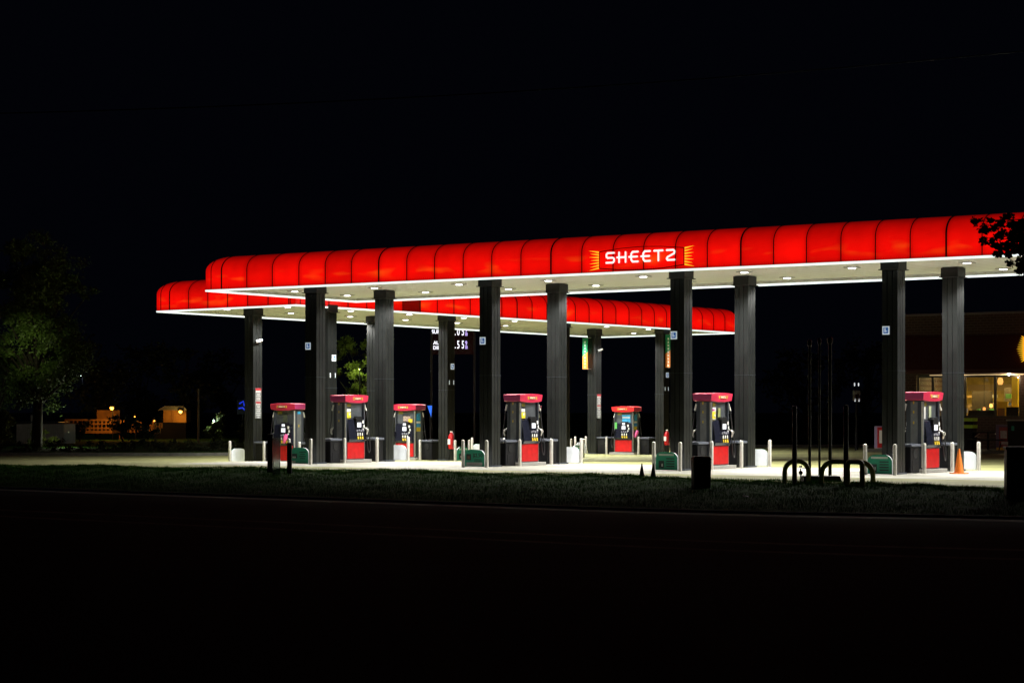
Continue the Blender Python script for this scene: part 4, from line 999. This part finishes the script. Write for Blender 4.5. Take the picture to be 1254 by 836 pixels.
def lamp(name, lab, px, py, D, col, est, watt, r=.13, pole=True, zg=-.4):
    q = at(px, D, py); T = thing(name, lab, 'lamp', (q.x, q.y, zg))
    h = q.z - zg
    if pole:
        b = MB(); b.tube([(0, .25, 0), (0, .25, h + .1), (0, .1, h + .2), (0, 0, h + .12)], .035, 8); b.build('pole', M_black, T)
    b = MB(); b.lathe([(.02, r * 1.5), (r * 1.3, r * .8), (r * 1.3, r * .6)], (0, 0, h), 12); b.build('lamp_hood', M_black, T)
    b = MB(); b.lathe([(.01, -r), (r * .7, -r * .7), (r, 0), (r * .8, r * .55), (.01, r * .6)], (0, 0, h), 12); b.build('lamp_globe', mat('globe_' + name, col, .4, emit=col, estr=est), T, smooth=True)
    ld = bpy.data.lights.new('lamp', 'POINT'); ld.energy = watt; ld.color = col; ld.shadow_soft_size = .1
    l = bpy.data.objects.new('lamp_light', ld); C.objects.link(l); l.parent = T; l.location = (0, -.35, h - .1)
lamp('yard_lamp', 'warm orange lamp above the timber deck', 137, 499.5, 127, (1, .42, .06), 4, 150)
lamp('porch_lamp', 'bright warm lamp on the small lit shed', 221, 504, 131.2, (1, .52, .08), 5, 70, .12, False)
lamp('distant_lamp', 'tiny distant white lamp beside the big dark tree', 100, 459.5, 150, (.85, .95, 1), 6, 30, .09)
lamp('garden_lamp', 'cool white ground lamp inside the shrub right of the pole', 262, 515, 122.5, (.8, 1, .85), 2, 70, .07)
q = at(-40, 84, 470); T = thing('street_light', 'street light just outside the left picture edge shining on the big tree', 'lamp', (q.x, q.y, -.4))
b = MB(); b.tube([(0, 0, 0), (0, 0, 5.6), (.3, .4, 6.0), (.7, 1.0, 6.05)], .05, 8); b.build('pole', M_black, T)
b = MB(); b.box((.8, 1.1, 6.0), (.3, .5, .12), R(-35)); b.build('lamp_head', M_grey, T)
ld = bpy.data.lights.new('lamp', 'SPOT'); ld.energy = 3000; ld.color = (.9, 1, .5); ld.spot_size = R(17); ld.spot_blend = 1.0; ld.shadow_soft_size = .1
l = bpy.data.objects.new('lamp_light', ld); C.objects.link(l); l.parent = T; l.location = (.8, 1.1, 5.9)
tgt = at(38, 98.5, 424); l.rotation_euler = (tgt - (Vector((q.x, q.y, -.4)) + Vector((.8, 1.1, 5.9)))).to_track_quat('-Z', 'Y').to_euler()
lamp('added_crown_light', 'small added fill light shining into the crown of the tree between the columns', 440, 452, 116.4, (.85, 1, .4), 1.0, 80, .03)  # fill light added at the crown to brighten its leaves
lamp('added_shed_light', 'small low added fill light in front of the pale corrugated shed', 84, 529, 101.5, (.95, 1, .7), .3, 75, .02, False)  # tiny light added to brighten the shed and the shrub before it
# small lit shed
q = at(213, 132, z=-.4); T = thing('kiosk', 'small warm lit kiosk with a pitched roof at left', 'kiosk', (q.x, q.y, -.4)); Xk = lambda x: (x - 213) / F * 132; Zk = lambda y: CAMZ + (HY - y) / F * 132 + .4
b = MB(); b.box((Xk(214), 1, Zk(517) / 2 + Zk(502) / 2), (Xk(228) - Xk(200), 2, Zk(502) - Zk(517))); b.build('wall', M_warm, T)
b = MB(); b.box((Xk(211.5), -.06, (Zk(503) + Zk(517)) / 2), (.12, .08, Zk(503) - Zk(517))); b.build('corner_post', M_wood, T)
b = MB(); b.prism([(Xk(195), Zk(502)), (Xk(231), Zk(502)), (Xk(226), Zk(497)), (Xk(203), Zk(497))], 'y', -.6, 2.2); b.build('roof', M_dgrey, T)
b = MB(); b.box((Xk(213), -.9, Zk(517) / 2), (Xk(232) - Xk(196), .5, Zk(517))); b.build('dark_counter', M_black, T)
# crates / small things lit orange between
rr = random.Random(6)
for k, (px, y0, y1, wpx) in enumerate(((171, 517, 530, 4), (189, 514, 526, 3), (181, 524, 531, 5), (193, 522, 531, 6), (163, 520, 530, 5), (158, 521, 529, 3), (152, 518, 527, 2), (167, 515, 522, 3), (176, 526, 531, 3), (185, 520, 527, 2), (197, 518, 524, 3))):
    q = at(px, 127, y1); b = MB(); w_ = wpx / F * 127; h_ = (y1 - y0) / F * 127
    for sx in (-1, 1): b.box((sx * w_ / 2, 0, h_ / 2 ), (.04, .3, h_))
    b.box((0, 0, h_), (w_ + .04, .3, .04)); b.box((0, 0, h_ * .5), (w_, .26, .04)); b.box((0, .1, h_ * .25), (w_, .03, h_ * .4))
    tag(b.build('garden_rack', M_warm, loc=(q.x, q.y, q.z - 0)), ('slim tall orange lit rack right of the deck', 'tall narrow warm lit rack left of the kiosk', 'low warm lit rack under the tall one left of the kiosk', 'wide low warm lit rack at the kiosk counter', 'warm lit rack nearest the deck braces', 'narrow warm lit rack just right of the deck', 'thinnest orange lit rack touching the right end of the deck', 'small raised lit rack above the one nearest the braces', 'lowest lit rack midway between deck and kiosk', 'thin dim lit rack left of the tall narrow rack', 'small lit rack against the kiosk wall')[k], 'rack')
o_rack_lamp = None
lamp('yard_lamp', 'small warm lamp right of the deck among the racks', 165, 510, 126, (1, .4, .05), 1.6, 30, .04)
lamp('yard_lamp', 'small warm lamp among the racks left of the kiosk', 189, 515, 125.8, (1, .4, .05), 2.5, 30, .05)
q = at(243, 118, z=-.4); b = MB(); b.tube([(0, 0, 0), (0, 0, CAMZ + 27 / F * 118 + .4)], [.07, .05], 8)
tag(b.build('pole', mat('pale_pole', (.35, .28, .22), .6), loc=(q.x, q.y, -.4), smooth=True), 'thin pale pole standing alone right of the kiosk', 'pole')
q = at(297, 125, 498); T = thing('neon_sign', 'small blue glowing sign behind the left column', 'sign', (q.x, q.y, -.4)); hz = q.z + .4
M_nb = mat('blue_neon', (.02, .05, .6), .4, emit=(.02, .06, 1), estr=.55)
b = MB(); b.tube([(-.2, 0, hz + .2), (.05, 0, hz + .35), (.1, 0, hz + .1), (.25, 0, hz)], .05, 6); b.tube([(-.25, 0, hz - .1), (0, 0, hz - .05), (.2, 0, hz - .25)], .05, 6); b.build('neon_tube', M_nb, T)
b = MB(); b.box((0, .08, hz), (.7, .05, .9)); b.box((0, .08, hz / 2 - .2), (.06, .06, hz - .3)); b.build('sign_board', M_black, T)
q = at(526.5, 95, 503); T = thing('neon_sign', 'blue lit pennant right of the second rear pump', 'sign', (q.x, q.y, -.4)); hz = q.z + .4
b = MB(); b.prism([(-.12, hz + .25), (.1, hz + .25), (.06, hz - .3)], 'y', -.02, .02); b.build('pennant', mat('blue_glow', (.02, .12, .6), .5, emit=(.02, .16, 1), estr=.8), T)
b = MB(); b.tube([(0, .05, 0), (0, .05, hz + .3)], .02, 6); b.build('mast', M_black, T)

# ------------------------------------------------------------------ store at right
q = at(1105, 92, z=-.12); SQ = q; ST = thing('store', 'brick convenience store with dark red awning and lit windows at right', 'store', (q.x, q.y, -.12), R(-34))
def brick_mat():
    m = bpy.data.materials.new('brick_wall'); m.use_nodes = True; n = m.node_tree; b = n.nodes['Principled BSDF']; L = n.links.new
    tc = n.nodes.new('ShaderNodeTexCoord'); mp = n.nodes.new('ShaderNodeMapping'); mp.inputs['Rotation'].default_value = (R(-90), 0, 0); L(tc.outputs['Object'], mp.inputs[0])
    bt = n.nodes.new('ShaderNodeTexBrick'); bt.inputs['Scale'].default_value = 1; bt.inputs['Brick Width'].default_value = .3; bt.inputs['Row Height'].default_value = .12; bt.inputs['Mortar Size'].default_value = .018
    bt.inputs['Color1'].default_value = (.018, .006, .004, 1); bt.inputs['Color2'].default_value = (.03, .010, .006, 1); bt.inputs['Mortar'].default_value = (.05, .036, .03, 1)
    L(mp.outputs[0], bt.inputs[0]); L(bt.outputs[0], b.inputs['Base Color']); b.inputs['Roughness'].default_value = .85
    return m
M_brick = brick_mat(); M_awn = mat('red_awning', (.035, .002, .003), .7, noise=.2)
M_frame = mat('window_frame', (.02, .02, .02), .4, .3)
def SB(nm, m, boxes, par=None, bevel=0):
    b = MB()
    for c, d in boxes: b.box(c, d)
    return b.build(nm, m, par or ST, bevel=bevel)
HS = 6.1
SB('wall', M_brick, [((.33, .15, HS / 2), (.66, .3, HS)), ((7.2, .15, HS / 2), (3.2, .3, HS)), ((3.13, .15, 4.75), (4.94, .3, 2.7)), ((3.13, .15, .75), (4.94, .3, 1.5)), ((2.48, .15, 2.45), (.7, .3, 1.9)),
    ((12.4, .15, HS / 2), (7.2, .3, HS))])
SB('side_wall', M_brick, [((.15, 6.3, HS / 2), (.3, 12, HS))])
SB('back_wall', mat('store_inner_wall', (.40, .27, .06), .8, noise=.5, nscale=2), [((8, 7.0, 2), (15.4, .2, 4))])
SB('roof', M_dgrey, [((8, 6.2, 4.1), (15.4, 12, .2))])
SB('floor', mat('store_floor', (.3, .28, .24), .5), [((8, 3.7, .05), (15.4, 6.6, .1))])
SB('parapet_cap', M_dgrey, [((8, .15, HS + .05), (16.1, .4, .1))])
b = MB(); b.prism([(-.02, 3.42), (-1.1, 3.45), (-1.1, 3.62), (-.12, 5.15), (-.02, 5.15)], 'x', -.1, 16); b.build('awning', M_awn, ST)
SB('awning_light', mat('awning_tube', (.8, .7, .5), .5, emit=(1, .72, .38), estr=.55, noise=.0), [((4.6, -.16, 3.39), (6.4, .06, .03))])
for x0, x1, mul in ((.75, 2.1, (1.45,)), (3.0, 5.55, (4.4,))):
    fb = [(((x0 + x1) / 2, .1, 3.35), (x1 - x0, .12, .12)), (((x0 + x1) / 2, .1, 1.5), (x1 - x0, .12, .1)), ((x0, .1, 2.42), (.08, .12, 1.9)), ((x1, .1, 2.42), (.08, .12, 1.9))] + [((m_, .1, 2.42), (.10, .12, 1.75)) for m_ in mul]
    wf = SB('window', M_frame, fb)
    SB('pane', mat('window_glass', (.9, .92, .9), .03, trans=1.0, spec=.4), [(((x0 + x1) / 2, .12, 2.42), (x1 - x0 - .1, .008, 1.75))], wf)
for z in (0,):
    ld = bpy.data.lights.new('store_light', 'AREA'); ld.energy = 480; ld.shape = 'RECTANGLE'; ld.size = 5; ld.size_y = .3; ld.color = (1, .74, .26)
    l = bpy.data.objects.new('lamp_light', ld); C.objects.link(l); l.parent = ST; l.location = (3.6, 3.0, 3.8)
SB('ceiling_tube', mat('store_tube', (.8, .8, .7), .5, emit=(1, .9, .65), estr=2.0), [((4.4, 2.2, 3.42), (2.6, .16, .06)), ((5.0, 4.8, 3.42), (2.0, .16, .06))])
def stx(px, y):
    k = (px - CX) / F; ca, sa = math.cos(R(-34)), math.sin(R(-34)); ox, oy = SQ.x - y * sa, SQ.y + y * ca
    return (k * oy - ox) / (ca - k * sa)
dx0 = stx(1226.5, 2.6)
dr = SB('door', mat('yellow_door', (.75, .5, .03), .5), [((dx0, 2.6, 1.15), (.62, .08, 2.1))]); SB('door_panel', mat('door_brown', (.2, .1, .04), .5), [((dx0, 2.55, 1.3), (.34, .03, 1.2))], dr)
SB('yellow_pillar', mat('yellow_door', (1, 1, 1)), [((stx(1243.5, 3.0), 3.0, 1.9), (.28, .2, 3.6))])
SB('menu_board', mat('dark_menu', (.05, .035, .02), .6), [((stx(1203, 3.4), 3.4, 2.25), (1.0, .06, .9)), ((stx(1236, 3.6), 3.6, 2.5), (.45, .06, .7))])
SB('booth_back', mat('dark_booth', (.015, .008, .006), .6), [((stx(1203, .9), .9, 1.15), (1.3, .1, 1.3)), ((stx(1240, .9), .9, 1.2), (.55, .1, 1.5))])
rk = random.Random(9); cols = [(.7, .5, .1), (.5, .08, .03), (.1, .3, .08), (.75, .7, .6), (.5, .3, .1), (.05, .1, .3)]
for k_, cc in enumerate(cols):
    SB('shelf_goods', mat('goods_%d' % k_, cc, .5), [((rk.uniform(1, 6.6), 3.1 + rk.random() * 1.4, rk.choice((1.55, 1.8, 2.1, 2.45))), (rk.uniform(.1, .3), .12, rk.uniform(.1, .24))) for _ in range(9)])
SB('wall_stripe', mat('tan_stripe', (.3, .2, .09), .6), [((8, 6.88, 2.9), (15, .03, .3)), ((8, 6.88, 1.6), (15, .03, .12))])
SB('counter', mat('counter_dark', (.03, .02, .015), .4), [((3.5, 1.6, .75), (4.5, .6, 1.3))])
SB('inner_shelf', mat('shelf_goods', (.22, .14, .06), .6, noise=.9, nscale=9), [((2.2, 4.6, 1.1), (2.6, .6, 2.0)), ((4.4, 5.2, 1.0), (1.4, .5, 1.8)), ((1.2, 3.2, 1.9), (.5, .3, 1.6))])
def pend(x, y, z, r, col, est, lab):
    T = thing('pendant_lamp', lab, 'lamp', ST.matrix_world @ Vector((0, 0, 0))); T.location = (q.x + x * math.cos(R(-34)) - y * math.sin(R(-34)), q.y + x * math.sin(R(-34)) + y * math.cos(R(-34)), -.12 + z); T.rotation_euler = (0, 0, R(-34))
    b = MB(); b.lathe([(r * .6, -r), (r, 0), (r * .7, r * 1.1), (.02, r * 1.3)], n=12); b.build('lamp_shade', mat('pend_%d' % int(est * 10), col, .5, emit=col, estr=est), T, smooth=True)
    b = MB(); b.tube([(0, 0, r), (0, 0, 3.95 - z + .1)], .01, 6); b.build('cord', M_black, T)
q_st = q
pend(4.15, 1.4, 3.1, .14, (1, .5, .12), 1.3, 'orange shaded pendant lamp inside the store window')
pend(5.35, 1.2, 3.12, .09, (1, .95, .8), 4, 'small bright pendant lamp inside the store window at right')
pend(3.75, 1.3, 2.0, .08, (1, .45, .1), 3, 'low glowing orange lamp inside the store window')
pend(3.35, 1.5, 1.85, .07, (1, .4, .1), 1.5, 'dim orange lamp low behind the left of the store window')
# awning lamp flare source
def stloc(x, y, z): a = R(-34); return (q_st.x + x * math.cos(a) - y * math.sin(a), q_st.y + x * math.sin(a) + y * math.cos(a), -.12 + z)
for x, e_ in ((5.25, 38), (2.6, 12)):
    T = thing('awning_lamp', 'small bright lamp under the store awning ' + ('at right' if x > 4 else 'behind the rightmost column'), 'lamp', stloc(x, -.5, 0), R(-34))
    b = MB(); b.lathe([(.02, 3.34), (.06, 3.37), (.06, 3.43)], n=12); b.build('lamp_lens', M_lamp, T); b = MB(); b.box((0, 0, 3.44), (.2, .2, .03)); b.build('lamp_plate', M_white, T)
    ld = bpy.data.lights.new('awning', 'POINT'); ld.energy = e_; ld.color = (1, .7, .4); ld.shadow_soft_size = .06
    l = bpy.data.objects.new('lamp_light', ld); C.objects.link(l); l.parent = T; l.location = (0, .0, 3.28)
# sun ray store sign
T = thing('store_sign', 'orange and yellow ray sign on the store awning at the right edge', 'sign', stloc(stx(1253, -1.0) + .3, -1.0, 0), R(-34))
b = MB()
for k in range(13):
    z = 3.98 + k * .085; l0 = .34 * (1 - abs(k - 6) / 9); b.add([(-.28, -.02, z - .03), (-.28, -.02, z + .03), (-.28 - l0, -.02, z + (k - 6) * .012), (-.28, .02, z)], [(0, 1, 2), (0, 3, 2), (1, 3, 2)])
b.build('ray_burst', mat('sign_ray', (1, 1, 1)), T)
SB('t', M_ray, [((0, 0, -50), (.01, .01, .01))]) if False else None
b = MB(); b.box((1.4, 0, 4.5), (3.3, .08, .95)); b.build('sign_face', mat('store_sign_face', (.5, .05, .02), .5, emit=(1, .14, .02), estr=.8), T)
b = MB(); b.box((-.26, -.03, 4.5), (.035, .1, 1.0)); b.build('sign_edge', mat('sign_edge_glow', (.8, .4, .02), .5, emit=(1, .4, .02), estr=1), T)
for x_, ch in enumerate('SHEETZ'): text_obj('letter', ch, .7, M_letter, T, (.25 + x_ * .46, -.055, 4.5), (R(90), 0, 0), .01, .015)
# pavement in front of the store
b = MB(); b.box((8, -1.6, .0), (17, 3.1, .14)); o = b.build('store_pavement', M_kerb, loc=(q_st.x, q_st.y, -.12), rz=R(-34)); tag(o, kind='structure')
# picnic table, poster board, chest, bin in front of the store
T = thing('picnic_table', 'dark metal picnic table with pale angled braces outside the store', 'picnic table', stloc(stx(1210, -2.2), -2.2, .07), R(-34))
b = MB(); b.box((0, 0, .78), (1.9, .75, .05)); b.build('tabletop', M_black, T, bevel=.01)
for y in (-.65, .65): b = MB(); b.box((0, y, .45), (1.9, .28, .05)); b.build('bench', M_black, T, bevel=.01)
for sx in (-1, 1):
    b = MB(); b.tube([(sx * .75, -.7, 0), (sx * .75, -.1, .76)], .025, 6); b.tube([(sx * .75, .7, 0), (sx * .75, .1, .76)], .025, 6); b.tube([(sx * .75, -.7, .42), (sx * .75, .7, .42)], .02, 6); b.build('leg', M_black, T)
    b = MB(); b.tube([(sx * .85, -.1, .36), (sx * .35, -.1, .72)], .02, 6); b.build('brace', M_white, T)
b = MB(); b.box((0, 0, .4), (.08, .08, .76)); b.build('centre_post', M_black, T)
def postr(x, lab, w_, h_, m1, m2):
    T = thing('poster_stand', lab, 'poster', stloc(x, -2.5, .07), R(-34))
    b = MB(); b.box((0, 0, h_ / 2), (w_, .35, h_)); b.build('case', mat('poster_case', (.10, .06, .16), .5), T, bevel=.01)
    b = MB(); b.box((.03, -.185, h_ * .52), (w_ * .66, .012, h_ * .78)); b.build('poster_sheet', m1, T)
    b = MB(); b.box((.0, -.195, h_ * .62), (w_ * .40, .012, h_ * .30)); b.box((.05, -.195, h_ * .28), (w_ * .42, .012, h_ * .12)); b.build('poster_print', m2, T)
    b = MB(); b.box((.0, -.195, h_ * .06), (w_ * .9, .014, h_ * .10)); b.build('yellow_strip', M_yel, T)
postr(stx(1231, -2.5), 'red and white poster case right of the picnic table', .72, 1.1, mat('dull_red', (.25, .02, .03), .5), mat('dull_white', (.5, .45, .5), .5, noise=.4, nscale=12))
q = at(1078, 93.5, 548); T = thing('poster_stand', 'bright red and white poster stand left of the near right column', 'poster', (q.x, q.y, -.2), R(-20))
b = MB(); b.box((0, 0, .6), (.5, .3, 1.1)); b.build('case', mat('poster_case2', (.35, .3, .5), .5), T)
b = MB(); b.box((.06, -.16, .62), (.34, .012, .95)); b.build('poster_sheet', M_red, T)
b = MB(); b.box((.06, -.17, .65), (.16, .012, .6)); b.build('poster_print', M_white, T)
b = MB(); b.box((0, -.165, .07), (.5, .012, .08)); b.build('yellow_strip', M_yel, T)
T = thing('merchandise_chest', 'dark merchandise chest outside the store at the right edge', 'chest', stloc(stx(1253, -2.4) , -2.4, .07), R(-34))
b = MB(); b.box((0, 0, .65), (1.2, .6, 1.25)); b.build('chest_body', M_black, T, bevel=.02); b = MB(); b.box((0, -.03, 1.3), (1.26, .68, .06)); b.build('lid', M_grey, T, bevel=.01)
b = MB(); b.box((-.35, -.31, .95), (.12, .012, .2)); b.build('green_mark', mat('teal_mark', (.0, .3, .25), .5), T)
T = thing('waste_bin', 'dark waste bin with two lime green bands outside the store', 'bin', stloc(stx(1187, -2.3), -2.3, .07), R(-34))
b = MB(); b.box((0, 0, .62), (.5, .5, 1.24)); b.build('bin_body', M_black, T, bevel=.03)
M_lime = mat('lime_band', (.35, .65, .03), .5, emit=None)
for z in (1.32, 1.02): b = MB(); b.box((0, 0, z), (.54, .54, .14)); b.build('lime_band', M_lime, T)

# overhead cable
b = MB(); pa = []
for k in range(41):
    px = -200 + 1700 * k / 40; t = (px) / 1254.; py = 139 - 30 * t - 46 * t * t + 8 * 0; q = at(px, 34, py); pa.append(q)
b.tube(pa, .010, 6); tag(b.build('power_cable', M_black), 'thin dark overhead cable crossing the night sky', 'cable')
